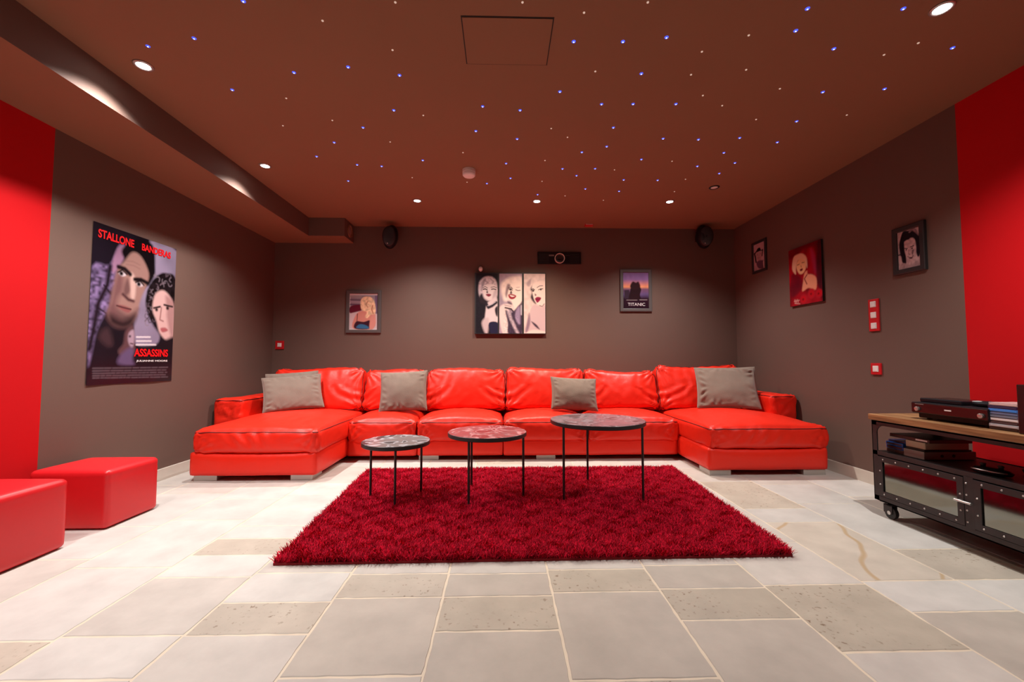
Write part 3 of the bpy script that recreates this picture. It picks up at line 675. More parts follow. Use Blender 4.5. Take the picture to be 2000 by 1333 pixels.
def f1(b):
    b.poly([(190, 480), (200, 330), (270, 250), (370, 235), (450, 290), (480, 420), (470, 560), (380, 640), (280, 590), (220, 570)], (205, 186, 190), .03); b.noise(.25, (16, 40))
    b.poly([(240, 330), (300, 270), (260, 400), (235, 470)], (110, 96, 106), .03, .7)
    b.line([(270, 290), (330, 330), (300, 360)], .02, (130, 115, 122), .02, .7); b.line([(370, 270), (420, 320), (400, 350)], .02, (130, 115, 122), .02, .7)
    b.poly([(200, 560), (240, 500), (300, 620), (420, 590), (400, 660), (280, 660), (220, 640)], (40, 32, 40), .03)
    b.poly([(255, 410), (300, 365), (420, 360), (475, 430), (462, 520), (420, 580), (370, 605), (300, 575), (262, 500)], (228, 210, 208), .02)
    b.poly([(420, 480), (470, 440), (460, 530), (400, 595)], (180, 158, 165), .03, .7)
    b.line([(255, 412), (290, 392), (325, 415)], .010, (60, 45, 52)); b.line([(380, 405), (430, 395), (465, 412)], .010, (60, 45, 52))
    b.line([(262, 436), (290, 430), (318, 440)], .018, (40, 30, 36)); b.line([(388, 434), (420, 430), (455, 438)], .016, (50, 38, 44))
    b.poly([(320, 450), (335, 490), (310, 492)], (70, 50, 58), .015); b.poly([(300, 518), (345, 505), (385, 520), (345, 550)], (130, 42, 62), .012)
    b.poly([(330, 640), (460, 560), (482, 700), (480, 960), (300, 960), (300, 760)], (216, 198, 200), .025)
    b.line([(310, 660), (340, 720), (400, 690), (460, 640)], .045, (38, 32, 44), .02); b.line([(330, 690), (400, 665), (450, 630)], .012, (190, 180, 190), .01)
    b.poly([(440, 740), (482, 700), (482, 850), (455, 830)], (40, 34, 44), .02); b.poly([(240, 960), (290, 880), (350, 900), (330, 1110), (290, 1110)], (196, 176, 178), .04)
    b.poly([(350, 955), (482, 950), (482, 1115), (380, 1115)], (34, 32, 60), .015)
def f2(b):
    b.poly([(530, 380), (580, 300), (700, 240), (857, 250), (857, 500), (620, 620), (560, 560)], (236, 214, 206), .05); b.noise(.12, (10, 24))
    b.poly([(640, 390), (700, 340), (857, 320), (857, 620), (800, 690), (740, 760), (700, 640), (640, 540)], (240, 218, 208), .03)
    b.poly([(630, 360), (680, 370), (650, 440), (620, 560), (600, 500)], (110, 84, 96), .03, .85)
    b.line([(648, 410), (690, 400), (712, 425)], .012, (50, 34, 44)); b.dot(678, 436, .017, (45, 32, 42)); b.line([(652, 430), (690, 424), (708, 448)], .012, (40, 28, 36))
    b.line([(760, 440), (795, 455), (830, 450)], .012, (90, 62, 70)); b.line([(770, 405), (820, 400)], .007, (160, 125, 125))
    b.poly([(690, 450), (705, 500), (672, 500)], (70, 44, 56), .02)
    b.poly([(650, 515), (710, 510), (768, 535), (740, 578), (690, 588), (655, 560)], (150, 40, 56), .012); b.poly([(668, 525), (745, 540), (700, 552)], (242, 226, 220), .008)
    b.poly([(640, 620), (700, 650), (690, 680), (640, 650)], (70, 50, 62), .025, .8)
    b.poly([(512, 720), (600, 660), (720, 690), (740, 780), (650, 740), (640, 1115), (560, 1115), (512, 900)], (228, 204, 200), .03)
    b.line([(590, 680), (690, 700)], .008, (120, 92, 104)); b.line([(600, 720), (690, 740), (740, 800)], .025, (44, 34, 46), .015)
    b.poly([(740, 760), (830, 660), (857, 660), (857, 1115), (650, 1115), (640, 960), (600, 760), (680, 800)], (66, 52, 72), .025)
    b.poly([(760, 780), (820, 700), (830, 900), (820, 980), (760, 900)], (150, 132, 160), .03); b.line([(650, 780), (690, 900), (760, 1050), (790, 1115)], .05, (196, 176, 186), .03, .8); b.noise(.3, (24, 50), b.maskpoly([(600, 760), (760, 800), (857, 1115), (600, 1115)]))
    b.line([(848, 690), (850, 820)], .03, (200, 190, 200), .02, .8)
def f3(b):
    b.poly([(925, 380), (960, 290), (1060, 240), (1217, 230), (1217, 420), (1010, 430), (960, 400)], (226, 202, 196), .04); b.noise(.14, (12, 26))
    b.poly([(930, 330), (1000, 270), (980, 380), (940, 380)], (150, 124, 136), .03, .7)
    b.poly([(990, 420), (1040, 360), (1060, 500), (1080, 650), (1040, 640), (990, 560), (1010, 490)], (52, 38, 48), .03)
    b.poly([(1010, 400), (1060, 330), (1217, 310), (1217, 650), (1160, 695), (1090, 660), (1040, 580)], (238, 214, 206), .02)
    b.line([(1090, 405), (1130, 380), (1178, 376)], .010, (60, 44, 52)); b.line([(1002, 440), (1030, 425), (1052, 440)], .014, (46, 34, 42))
    b.dot(1030, 455, .018, (50, 38, 46)); b.line([(1112, 440), (1145, 425), (1180, 425)], .012, (46, 34, 42)); b.dot(1148, 436, .014, (50, 38, 46))
    b.poly([(1055, 500), (1080, 520), (1060, 535)], (90, 62, 72), .02); b.poly([(1058, 575), (1100, 550), (1152, 565), (1135, 605), (1095, 640), (1070, 610)], (140, 26, 66), .012); b.line([(1075, 590), (1140, 580)], .008, (60, 10, 30))
    b.line([(1130, 685), (1170, 700), (1200, 660)], .012, (90, 66, 78), .015)
    b.poly([(990, 740), (1040, 670), (1110, 690), (1160, 720), (1217, 690), (1217, 1115), (915, 1115), (940, 960), (970, 860)], (206, 180, 184), .02)
    b.poly([(965, 800), (985, 930), (960, 1040), (920, 1115), (915, 1040)], (118, 92, 116), .03, .8); b.poly([(1000, 930), (1080, 980), (1130, 1055), (1060, 1010)], (66, 48, 66), .02)
    b.poly([(930, 1100), (1020, 1060), (1150, 1070), (1217, 1090), (1217, 1115), (920, 1115)], (236, 212, 204), .02)
panel(150, 485, (26, 23, 32), f1); panel(508, 857, (165, 146, 162), f2); panel(887, 1217, (222, 198, 192), f3)
# --- framed pictures on the back wall
def framed(name, wall, px, outer, label, bar, dep, art, asp_in, art_m='printgloss', fm='frame', cat='picture', nx=70, ny=96):
    """outer: two opposite corners of the frame front seen in the photo"""
    ax, val, rz = {'b': (1, YB-dep, 0), 'r': (0, XR-dep, R(-90)), 'l': (0, XL+dep, R(90))}[wall]
    A_, B_ = on(*outer[0], ax, val), on(*outer[1], ax, val); c = (A_+B_)/2
    w_ = abs(A_.x-B_.x) if wall == 'b' else abs(A_.y-B_.y); h_ = abs(A_.z-B_.z)
    loc = (c.x, YB, c.z) if wall == 'b' else (XR if wall == 'r' else XL, c.y, c.z)
    p = empty(name, loc, rz, label=label, cat=cat)
    if bar: frame_part(w_, h_, bar, dep, p, M[fm])
    iw, ih = w_-2*bar, h_-2*bar
    b = Art(px, nx, ny, (128, 128, 128), iw/ih); art(b)
    if bar: b.build('print', p, iw+.004, ih+.004, -dep*.45, art_m)
    else:
        MB().rbox(-w_/2, w_/2, -dep, -.001, -h_/2, h_/2, .002).build('canvas', M['darkframe'], p)
        b.build('print', p, w_, h_, -dep-.0005, art_m)
    return p, iw, ih, b
def a_blonde(b):
    b.img[:] = lin((216, 200, 200)); r = [(285, 305), (840, 300), (840, 1010), (285, 1010)]
    b.poly(r, (150, 134, 142), .004, 1, False)
    for y, c in ((330, (165, 150, 150)), (400, (110, 90, 104)), (440, (160, 140, 150)), (500, (92, 72, 92))): b.line([(290, y), (500, y+6)], .045, c, .02)
    b.poly([(285, 540), (500, 510), (500, 640), (285, 690)], (96, 26, 44), .02); b.poly([(285, 690), (520, 630), (840, 700), (840, 1010), (285, 1010)], (205, 186, 186), .02, 1, False)
    b.poly([(780, 310), (840, 310), (840, 700), (800, 690)], (110, 92, 118), .02, 1, False)
    b.poly([(500, 640), (380, 760), (350, 1010), (760, 1010), (800, 740), (740, 640)], (212, 140, 124), .02)
    b.poly([(500, 400), (560, 340), (680, 335), (760, 410), (800, 560), (790, 700), (700, 720), (640, 790), (590, 760), (620, 660), (520, 620), (490, 500)], (236, 196, 158), .02)
    b.noise(.3, (22, 30), b.maskpoly([(500, 400), (560, 340), (680, 335), (760, 410), (800, 560), (790, 700), (700, 720), (640, 790), (590, 760), (620, 660), (520, 620), (490, 500)]))
    b.line([(640, 430), (600, 500), (640, 560)], .02, (178, 110, 84), .02); b.line([(740, 520), (720, 600), (750, 690)], .03, (178, 110, 84), .02)
    b.line([(430, 700), (425, 850)], .02, (70, 30, 40)); b.poly([(410, 860), (560, 870), (690, 840), (690, 1010), (380, 1010)], (52, 30, 44), .015)
    b.poly([(420, 1000), (460, 930), (540, 920), (640, 960), (660, 1010)], (48, 110, 150), .02); b.poly([(700, 780), (770, 720), (800, 800), (760, 1010), (680, 1010)], (216, 146, 132), .02)
framed('framed_picture', 'b', [(265, 265), (845, 265), (845, 1040), (265, 1040)], ((676, 567), (743, 651)), 'brown framed colour photo of a blonde woman seen from behind, left on the back wall', .042, .022, a_blonde, 1)
def a_sunset(b):
    b.grad([(0, (138, 112, 168)), (.2, (150, 116, 170)), (.33, (222, 140, 130)), (.40, (244, 158, 110)), (.46, (130, 88, 112)), (.60, (104, 84, 128)), (.72, (46, 26, 38)), (1, (36, 20, 30))])
    b.noise(.12, (10, 8))
    b.poly([(360, 690), (480, 680), (520, 880), (370, 880)], (58, 44, 58), .02, 1, False)
    b.poly([(520, 640), (600, 590), (720, 610), (760, 680), (730, 800), (740, 900), (480, 900), (490, 760)], (42, 26, 30), .02)
    b.poly([(500, 620), (560, 500), (640, 520), (700, 500), (740, 620), (620, 680)], (50, 28, 32), .03)
    b.line([(415, 914), (660, 914)], .012, (190, 172, 172), .006, .9); b.line([(720, 908), (895, 908)], .012, (190, 172, 172), .006, .9)
p, iw, ih, b = framed('framed_picture', 'b', [(335, 290), (935, 290), (935, 1105), (335, 1105)], ((1211, 526), (1274, 609)), 'grey framed film print with purple sunset and pale lettering, right on the back wall', .040, .022, a_sunset, 1)
text_mesh('lettering', 'TITANIC', iw*.68, ih*.085, INK, p, (.005, -.0115, -ih*.385), bold=.0)
# --- right wall
def a_hat(b):
    b.img[:] = lin((186, 160, 166)); b.noise(.15, (6, 8))
    b.poly([(330, 560), (350, 520), (410, 500), (440, 560), (490, 540), (480, 580), (400, 585), (300, 640), (270, 640)], (28, 16, 20), .02)
    b.poly([(310, 620), (400, 590), (460, 590), (455, 720), (420, 790), (360, 800), (315, 720)], (176, 150, 152), .02)
    b.line([(275, 640), (300, 720), (325, 840)], .07, (36, 20, 26), .03); b.line([(480, 580), (470, 700)], .05, (36, 20, 26), .02)
    b.dot(350, 670, .016, (60, 40, 46)); b.dot(425, 650, .016, (60, 40, 46)); b.line([(390, 670), (390, 710)], .012, (120, 92, 98)); b.line([(360, 745), (410, 740)], .012, (80, 50, 58))
    b.poly([(350, 830), (440, 800), (530, 830), (540, 980), (400, 990), (340, 900)], (96, 72, 92), .04); b.poly([(500, 830), (550, 830), (560, 960), (520, 980)], (200, 176, 176), .02)
framed('framed_picture', 'r', [(240, 435), (525, 345), (560, 985), (280, 1065)], ((1467, 477), (1496, 527)), 'smallest black framed portrait, person in a hat, nearest the corner on the right wall', .028, .020, a_hat, 1, fm='darkframe')
def a_red(b):
    b.img[:] = lin((150, 8, 26)); b.noise(.5, (7, 9))
    b.poly([(150, 300), (635, 130), (600, 230), (400, 260), (300, 360), (170, 420)], (104, 6, 22), .05, .8)
    b.poly([(480, 300), (540, 320), (600, 560), (560, 640)], (180, 50, 90), .06, .6); b.poly([(590, 150), (640, 140), (690, 1060), (640, 900), (580, 700)], (52, 6, 22), .05, .8)
    b.poly([(225, 640), (350, 700), (380, 860), (200, 1000), (190, 760)], (92, 6, 30), .05, .7)
    b.poly([(230, 400), (300, 350), (370, 345), (430, 410), (440, 560), (400, 480), (300, 440), (270, 560), (270, 650), (215, 570)], (236, 196, 160), .02)
    b.poly([(285, 470), (340, 420), (405, 450), (420, 560), (375, 640), (320, 640), (280, 560)], (240, 190, 140), .015)
    b.line([(290, 512), (322, 498)], .012, (80, 40, 30)); b.line([(360, 478), (395, 472)], .012, (80, 40, 30)); b.line([(345, 520), (352, 545)], .012, (150, 90, 60)); b.poly([(330, 578), (372, 562), (368, 595), (340, 604)], (110, 20, 26), .01)
    b.poly([(400, 640), (440, 600), (450, 650), (520, 660), (585, 720), (580, 890), (470, 860), (400, 900), (370, 900), (380, 780)], (232, 160, 124), .02); b.line([(440, 660), (400, 720), (440, 800)], .02, (120, 20, 30), .012)
    for x, y, r_ in ((395, 1030, .085), (515, 950, .085), (630, 950, .075)):
        b.dot(x, y, r_, (176, 24, 40), .02); b.dot(x, y, r_*.62, (200, 8, 26), .03); b.dot(x-8, y+5, r_*.25, (120, 4, 16), .02)
    for pts in ([(255, 1035), (270, 1085)], [(275, 1035), (290, 1080)], [(300, 1030), (315, 1078)], [(250, 1060), (330, 1045)], [(260, 1090), (340, 1100)]): b.line(pts, .010, (226, 170, 160), .008)
framed('canvas_picture', 'r', [(155, 300), (635, 135), (690, 1070), (190, 1140)], ((1540, 491), (1607, 588)), 'red glossy picture of a blonde woman with red roses on the right wall', 0, .022, a_red, 1, nx=84, ny=120)
def a_dark(b):
    b.img[:] = lin((196, 172, 172))
    b.poly([(360, 420), (480, 400), (600, 350), (690, 440), (740, 560), (730, 800), (680, 860), (620, 700), (600, 560), (480, 560), (390, 620), (420, 860), (420, 1000), (330, 960), (270, 700), (300, 540)], (24, 18, 28), .02)
    b.poly([(480, 420), (560, 360), (640, 370), (700, 480), (640, 440), (560, 400), (500, 440)], (150, 128, 134), .02, .8)
    b.poly([(385, 600), (450, 590), (520, 530), (600, 540), (640, 640), (640, 800), (590, 920), (520, 960), (450, 900), (400, 800), (385, 700)], (196, 168, 168), .02)
    b.line([(392, 720), (450, 722)], .022, (34, 24, 32)); b.line([(520, 690), (590, 665)], .024, (34, 24, 32)); b.dot(425, 745, .018, (34, 24, 32)); b.dot(555, 712, .02, (34, 24, 32))
    b.line([(480, 740), (480, 820), (515, 825)], .014, (104, 78, 84)); b.poly([(560, 740), (600, 740), (570, 830), (545, 800)], (70, 50, 60), .02, .8)
    b.poly([(450, 858), (540, 860), (590, 830), (550, 900), (490, 895)], (84, 50, 58), .012); b.line([(470, 872), (560, 862)], .012, (214, 196, 192), .008)
    b.poly([(280, 1110), (320, 1000), (400, 990), (520, 1010), (650, 940), (770, 900), (775, 1020), (500, 1075)], (170, 146, 146), .03); b.noise(.25, (16, 22)); b.line([(240, 850), (320, 830)], .03, (40, 28, 36), .02); b.poly([(255, 900), (310, 870), (320, 980), (270, 1000)], (205, 180, 178), .03)
framed('framed_picture', 'r', [(225, 455), (730, 310), (775, 1020), (255, 1125)], ((1740, 450), (1807, 526)), 'black framed portrait of a dark-haired smiling woman beside the red paint, right wall', .036, .024, a_dark, 1, fm='darkframe')

# ================================================================== WALL AND CEILING FITTINGS
def switch(name, loc, rz, n, label, cat, sz=.092):
    r = empty(name, loc, rz, label=label, cat=cat); h_ = sz*n*.94 if n > 1 else sz
    MB().rbox(-sz/2, sz/2, -.012, -.0005, -h_/2, h_/2, .003).build('surround', M['redplastic'], r)
    for i in range(n):
        z = (i-(n-1)/2)*(h_/n)
        MB().rbox(-.024, .024, -.017, -.010, z-.024, z+.024, .002).rbox(-.020, .020, -.0185, -.016, z-.020, z+.020, .002).build('rocker', M['white'], r)
switch('light_switch', (-2.757, YB, 1.195), 0, 1, 'single red-framed switch with a white rocker on the back wall by the left corner', 'switch', .105)
switch('light_switch', (XR, 3.25, 1.367), R(-90), 3, 'tall red-framed triple switch with three white rockers on the right wall', 'switch')
switch('light_switch', (XR, 3.25, .935), R(-90), 1, 'single red-framed switch below the triple one on the right wall', 'switch')
# projector port
c0, c1 = on(1050, 492, 1, YB-.02), on(1135, 516, 1, YB-.02); pw, ph = c1.x-c0.x, c0.z-c1.z
r = empty('video_projector', ((c0.x+c1.x)/2, YB, (c0.z+c1.z)/2), 0, label='black projector front with a silver-ringed lens set in the back wall', cat='projector')
MB().rbox(-pw/2, pw/2, -.02, -.0005, -ph/2, ph/2, .004).build('housing', M['blackplastic'], r)
lr = .064
MB().lathe([(lr*.86, -.018), (lr*.86, -.050), (lr, -.050), (lr, -.018)], 40, (.002, 0, -.010), 'y').build('lens_ring', mat('silver_ring', (.85, .78, .70), .5, metal=.3), r, auto=40)
MB().lathe([(lr*.85, -.018), (lr*.85, -.034), (lr*.5, -.042), (.002, -.045)], 40, (.002, 0, -.010), 'y').build('lens', M['lens'], r, smooth=True)
for k in range(6):
    z = -ph*.36+k*ph*.13
    MB().box(-pw*.46, -pw*.24, -.022, -.019, z-.003, z+.003).build('vent_slat', M['darkframe'], r)
    MB().box(pw*.24, pw*.46, -.022, -.019, z-.003, z+.003).build('vent_slat', M['darkframe'], r)
MB().box(-pw*.24, -pw*.12, -.0215, -.0195, ph*.14, ph*.26).build('front_mark', M['greyplastic'], r)
MB().box(pw*.13, pw*.24, -.0215, -.0195, ph*.17, ph*.24).build('front_mark', M['iron'], r)
# wall speakers
def speaker(x, z, label, rz):
    r = empty('wall_speaker', (x, YB, z), 0, label=label, cat='speaker', group='black oval satellite speakers')
    prof = [(.003+.100*math.sin(math.pi*k/16), -.145*math.cos(math.pi*k/16)) for k in range(17)]
    b = MB().lathe(prof, 28).build('cabinet', M['blackplastic'], r, smooth=True); b.scale = (.86, .9, 1); b.location = (0, -.155, 0); b.rotation_euler = (R(14), R(8 if rz > 0 else -8), rz)
    g_ = MB().lathe([(.088*math.cos(k*math.pi/2/8), -.115*0-.018*math.sin(k*math.pi/2/8)) for k in range(9)], 28, axis='y').build('grille', M['black'], r, smooth=True)
    g_.scale = (.9, 1, 1.35); g_.location = (0, -.235, -.012); g_.rotation_euler = (R(14), 0, rz)
    MB().tube([(0, 0, .02), (0, -.08, .02)], .016, 12).box(-.03, .03, -.012, -.0005, -.02, .06).build('bracket', M['black'], r)
    MB().lathe([(.006, -.004), (.005, 0)], 12, axis='y').build('front_mark', M['white'], r, loc=(-.01 if rz > 0 else -.03, -.258, -.108))  # small white dot low on the speaker front
c = on(763, 463, 1, YB-.16); speaker(c.x, c.z, 'black oval speaker high on the back wall beside the soffit', R(20))
c = on(1374, 463, 1, YB-.16); speaker(c.x, c.z, 'black oval speaker high on the back wall by the right corner', R(-25))
# white sensor above canvas
c = on(939, 526, 1, YB-.02)
r = empty('wall_sensor', (c.x, YB, c.z), 0, label='small white egg-shaped sensor just above the triple portrait canvas', cat='sensor')
MB().lathe([(.001+.025*math.sin(math.pi*k/12), -.032*math.cos(math.pi*k/12)) for k in range(13)], 24).build('shell', M['white'], r, smooth=True, loc=(0, -.027, 0))
MB().box(-.008, .008, -.006, -.0005, -.008, .008).build('mount', M['darkframe'], r)
# smoke detector
c = on(916, 343, 2, CZ-.05)
r = empty('smoke_detector', (c.x, c.y, CZ), label='round white smoke detector on the ceiling above the left of the sofa', cat='smoke detector')
MB().lathe([(.058, -.0005), (.058, -.026), (.054, -.030)], 40).build('base_plate', M['white'], r, auto=40)
MB().lathe([(.050, -.028), (.057, -.034), (.056, -.050), (.046, -.060), (.018, -.062)], 40).build('cover', M['white'], r, auto=50)
# small red alarm by the back wall
c = on(1150, 441, 2, CZ-.015)
r = empty('fire_alarm_sounder', (c.x, min(c.y, YB-.05), CZ), label='tiny red alarm device on the ceiling against the back wall', cat='alarm')
MB().rbox(-.05, .05, -.03, .03, -.022, -.0005, .004).build('housing', M['redplastic'], r); MB().rbox(-.044, .044, -.033, -.028, -.012, -.006, .001).build('lens', M['white'], r)
# duct opening on the soffit end
r = empty('air_outlet', (-1.872, 5.07, (SZ+CZ)/2), label='round pinkish air outlet in the end of the soffit', cat='vent')
MB().lathe([(.075, .0005), (.078, .012), (.066, .012), (.064, .0005)], 32, axis='x').build('ring', M['ceil'], r, auto=40)
MB().lathe([(.064, .001), (.050, .006), (.02, .004)], 32, axis='x').build('cone', mat('pale_vent', (.36, .24, .21), .5), r, smooth=True)

# ================================================================== COFFEE TABLES
def swirl(seed, c1, c2, c3):
    m = mat('printed_top', c1, .3, coat=.12); nt = m.node_tree; b = nt.nodes['Principled BSDF']; tc = nt.nodes['Texture Coordinate']
    mp = nt.nodes.new('ShaderNodeMapping'); mp.inputs['Location'].default_value = (seed, seed*2, 0); mp.inputs['Scale'].default_value = (3.4, 3.4, 1)
    n = nt.nodes.new('ShaderNodeTexNoise'); n.inputs['Scale'].default_value = 1.7; n.inputs['Detail'].default_value = 2.2; n.inputs['Distortion'].default_value = 1.6
    r_ = nt.nodes.new('ShaderNodeValToRGB'); e = r_.color_ramp.elements; e[0].position = .43; e[0].color = (*c1, 1); e[1].position = .585; e[1].color = (*c3, 1)
    q = e.new(.50); q.color = (*c2, 1); q = e.new(.54); q.color = (*tuple(x*.35 for x in c2), 1)
    nt.links.new(tc.outputs['Object'], mp.inputs[0]); nt.links.new(mp.outputs[0], n.inputs['Vector']); nt.links.new(n.outputs['Fac'], r_.inputs[0]); nt.links.new(r_.outputs[0], b.inputs['Base Color'])
    return m
def table(x, y, r_, z, legs, label, seed, cs):
    t = empty('side_table', (x, y, 0), label=label, cat='table', group='three round nesting tables on the rug')
    MB().lathe([(r_-.003, z-.028), (r_, z-.025), (r_, z-.003), (r_-.002, z-.001)], 96).build('tabletop', M['black'], t, auto=40)
    MB().lathe([(r_-.003, z-.0015), (r_-.004, z)], 96).build('printed_disc', swirl(seed, *cs), t)
    for lx, ly in legs:
        MB().tube([(lx-x, ly-y, .012), (lx-x, ly-y, z-.026)], .0085, 12).build('leg', M['black'], t, auto=40)
    a0 = [Vector((lx-x, ly-y, z-.034)) for lx, ly in legs]
table(.705, 3.075, .345, .567, [(.43, 2.905), (.698, 3.40), (.985, 2.912)], 'tallest and widest round black table with a printed top, on the right', 1.3, ((.10, .065, .08), (.42, .33, .38), (.30, .17, .20)))
table(-.105, 3.05, .285, .487, [(-.222, 2.84), (.155, 3.015), (-.235, 3.28)], 'middle-height round black table with a reddish printed top', 4.1, ((.22, .045, .055), (.62, .36, .38), (.30, .08, .09)))
table(-.755, 3.02, .238, .43, [(-.94, 3.042), (-.717, 2.85), (-.597, 3.135)], 'lowest round black table with a grey printed top, on the left', 7.7, ((.05, .045, .05), (.55, .52, .56), (.20, .16, .16)))

# ================================================================== OTTOMANS
def ottoman(x0, x1, y0, y1, h_, seed, label):
    w_, d_ = x1-x0, y1-y0; r = empty('cube_ottoman', ((x0+x1)/2, (y0+y1)/2, 0), label=label, cat='ottoman', group='red vinyl cube ottomans')
    cushion('upholstery', (w_, d_, h_-.004), r, (0, 0, (h_-.004)/2+.004), r=.024, crown=.012, bulge=(.003, .003), sp=.016, seed=seed, m='vinyl', lump=.0016, pin=0,
            fold=lambda u, v, t, p, n: -.0025*math.exp(-((abs(p.z-(h_/2-.055)))/.006)**2)*(1 if abs(n.z) < .5 else 0))
    for sx in (-1, 1):
        for sy in (-1, 1): MB().lathe([(.016, 0), (.016, .008)], 14).build('glide', M['rubber'], r, loc=(sx*(w_/2-.05), sy*(d_/2-.05), 0))
ottoman(-2.795, -2.335, 2.55, 2.925, .345, 3, 'red cube ottoman standing farther back, beside the brown wall')
ottoman(-2.80, -2.335, 1.92, 2.335, .365, 8, 'red cube ottoman nearest the viewer, cut by the left edge')

# ================================================================== MEDIA CABINET
CX0, CX1, CY0, CY1 = 2.43, 2.86, 1.05, 2.69
cab = empty('media_cabinet', ((CX0+CX1)/2, (CY0+CY1)/2, 0), label='industrial dark iron media cabinet on castors with a wooden top by the right wall', cat='cabinet')
ox, oy = (CX0+CX1)/2, (CY0+CY1)/2
def C(b, x0, x1, y0, y1, z0, z1, bev=0, m=0):
    f = (b.rbox if bev else b.box); args = (x0-ox, x1-ox, y0-oy, y1-oy, z0, z1)
    return f(*args, bev, m) if bev else f(*args, m)
top = C(MB(), CX0-.012, CX1+.012, CY0-.012, CY1+.012, .614, .652, .003).build('tabletop', M['wood'], cab)
b = MB(); ZB, ZS = .102, .415
C(b, CX0, CX1, CY0, CY1, .604, .614)
for (x0, x1) in ((CX0, CX0+.005), (CX1-.005, CX1)):
    C(b, x0, x1, CY0, CY1, .584, .614); C(b, x0, x1, CY0, CY1, ZS-.022, ZS+.004); C(b, x0, x1, CY0, CY1, ZB, ZB+.030)
C(b, CX0, CX1, CY0, CY1, ZB, ZB+.006); C(b, CX0, CX1, CY1-.005, CY1, .584, .614)
b.build('frame', M['iron'], cab)
for (x, sx) in ((CX0, 1), (CX1, -1)):
    for (y, sy) in ((CY1, -1), (CY0, 1)):
        q = MB(); C(q, min(x, x+sx*.005), max(x, x+sx*.005), min(y, y+sy*.034), max(y, y+sy*.034), ZB, .612)
        C(q, min(x, x+sx*.034), max(x, x+sx*.034), min(y, y+sy*.005), max(y, y+sy*.005), ZB, .612)
        # curved gusset in the top corner of the open shelf
        R0 = .055; yy = y+sy*.034
        pts = [(yy, .585)]+[(yy+sy*R0*(1-math.cos(k*math.pi/16)), .585-R0*(1-math.sin(k*math.pi/16))) for k in range(9)]
        vs_ = [(x-ox, a_-oy, z_) for a_, z_ in pts]+[(x+sx*.005-ox, a_-oy, z_) for a_, z_ in pts]; n_ = len(pts)
        q.add(vs_, [tuple(range(n_)), tuple(range(2*n_-1, n_-1, -1))]+[(i, (i+1) % n_, n_+(i+1) % n_, n_+i) for i in range(n_)])
        q.build('post', M['iron'], cab)
C(MB(), CX0+.005, CX1-.005, CY0+.004, CY1-.004, ZS-.006, ZS, 0).build('shelf', M['iron'], cab)
C(MB(), CX1-.010, CX1-.006, CY0+.03, CY1-.03, ZB+.03, ZS-.02).build('back_panel', M['iron'], cab)
q = MB(); C(q, CX0+.03, CX1-.03, CY1-.009, CY1-.006, ZB+.006, ZS-.006); q.build('side_panel', M['iron'], cab)
q = MB(); C(q, CX0+.03, CX1-.03, CY0+.006, CY0+.009, ZB+.006, ZS-.006); q.build('side_panel', M['iron'], cab)
rivet = MB().lathe([(.0052, 0), (.0046, -.0022), (.0022, -.0038)], 10, axis='x')
rv0 = None
def add_rivet(parent, x, y, z):
    global rv0
    if rv0 is None:
        rv0 = rivet.build('rivet', M['rivet'], parent, smooth=True); o = rv0
    else:
        o = rv0.copy(); COL.objects.link(o); o.parent = parent
    o.location = (x, y, z)
doors = [(2.155, 2.652), (1.61, 2.108), (1.075, 1.572)]
for di, (a0, a1) in enumerate(doors):
    d = empty('door', (CX0-ox, (a0+a1)/2-oy, 0)); d.parent = cab; hw = (a1-a0)/2; z0, z1 = ZB+.034, ZS-.028; bw = .032
    q = MB(); q.box(-.006, .0, -hw, hw, z0, z0+bw); q.box(-.006, 0, -hw, hw, z1-bw, z1); q.box(-.006, 0, -hw, -hw+bw, z0+bw, z1-bw); q.box(-.006, 0, hw-bw, hw, z0+bw, z1-bw); q.build('door_frame', M['iron'], d)
    MB().box(.002, .005, -hw+.01, hw-.01, z0+.01, z1-.01).build('door_panel', M['mirror'], d)
    for k in range(6):
        y = -hw+.04+(2*hw-.08)*k/5
        add_rivet(d, -.006, y, z0+bw/2); add_rivet(d, -.006, y, z1-bw/2)
    for k in range(2):
        z = z0+.075+k*.085
        add_rivet(d, -.006, -hw+bw/2, z); add_rivet(d, -.006, hw-bw/2, z)
    if di < 2:
        MB().tube([(-.018, -hw+.035, .262), (-.018, -hw-.045, .262)], .0065, 10).box(-.018, -.004, -hw+.005, -hw+.02, .255, .269).build('latch', M['rivet'], d, auto=40)
for y in (2.132, 1.591):
    q = MB(); C(q, CX0-.004, CX0+.004, y-.022, y+.022, ZB+.03, ZS-.022); q.build('mullion', M['iron'], cab)
    for z in (.16, .22, .30, .36): add_rivet(cab, CX0-.004-ox, y+.010-oy, z)
for x, y in ((CX0+.035, CY1-.055), (CX1-.035, CY1-.055), (CX0+.035, CY0+.055), (CX1-.035, CY0+.055)):
    c_ = empty('castor', (x-ox, y-oy, 0)); c_.parent = cab
    MB().box(-.028, .028, -.028, .028, .096, .102).lathe([(.014, .084), (.014, .098)], 16).box(-.018, -.015, -.045, .012, .036, .086).box(.015, .018, -.045, .012, .036, .086).box(-.018, .018, -.04, .012, .082, .087).build('fork', M['iron'], c_)
    MB().lathe([(.030, -.013), (.038, -.011), (.0395, 0), (.038, .011), (.030, .013)], 32, (0, -.025, .0398), 'x').build('wheel', M['rubber'], c_, auto=40)
    MB().lathe([(.012, -.0195), (.012, .0195)], 12, (0, -.025, .0398), 'x').build('axle', M['rivet'], c_, auto=40)

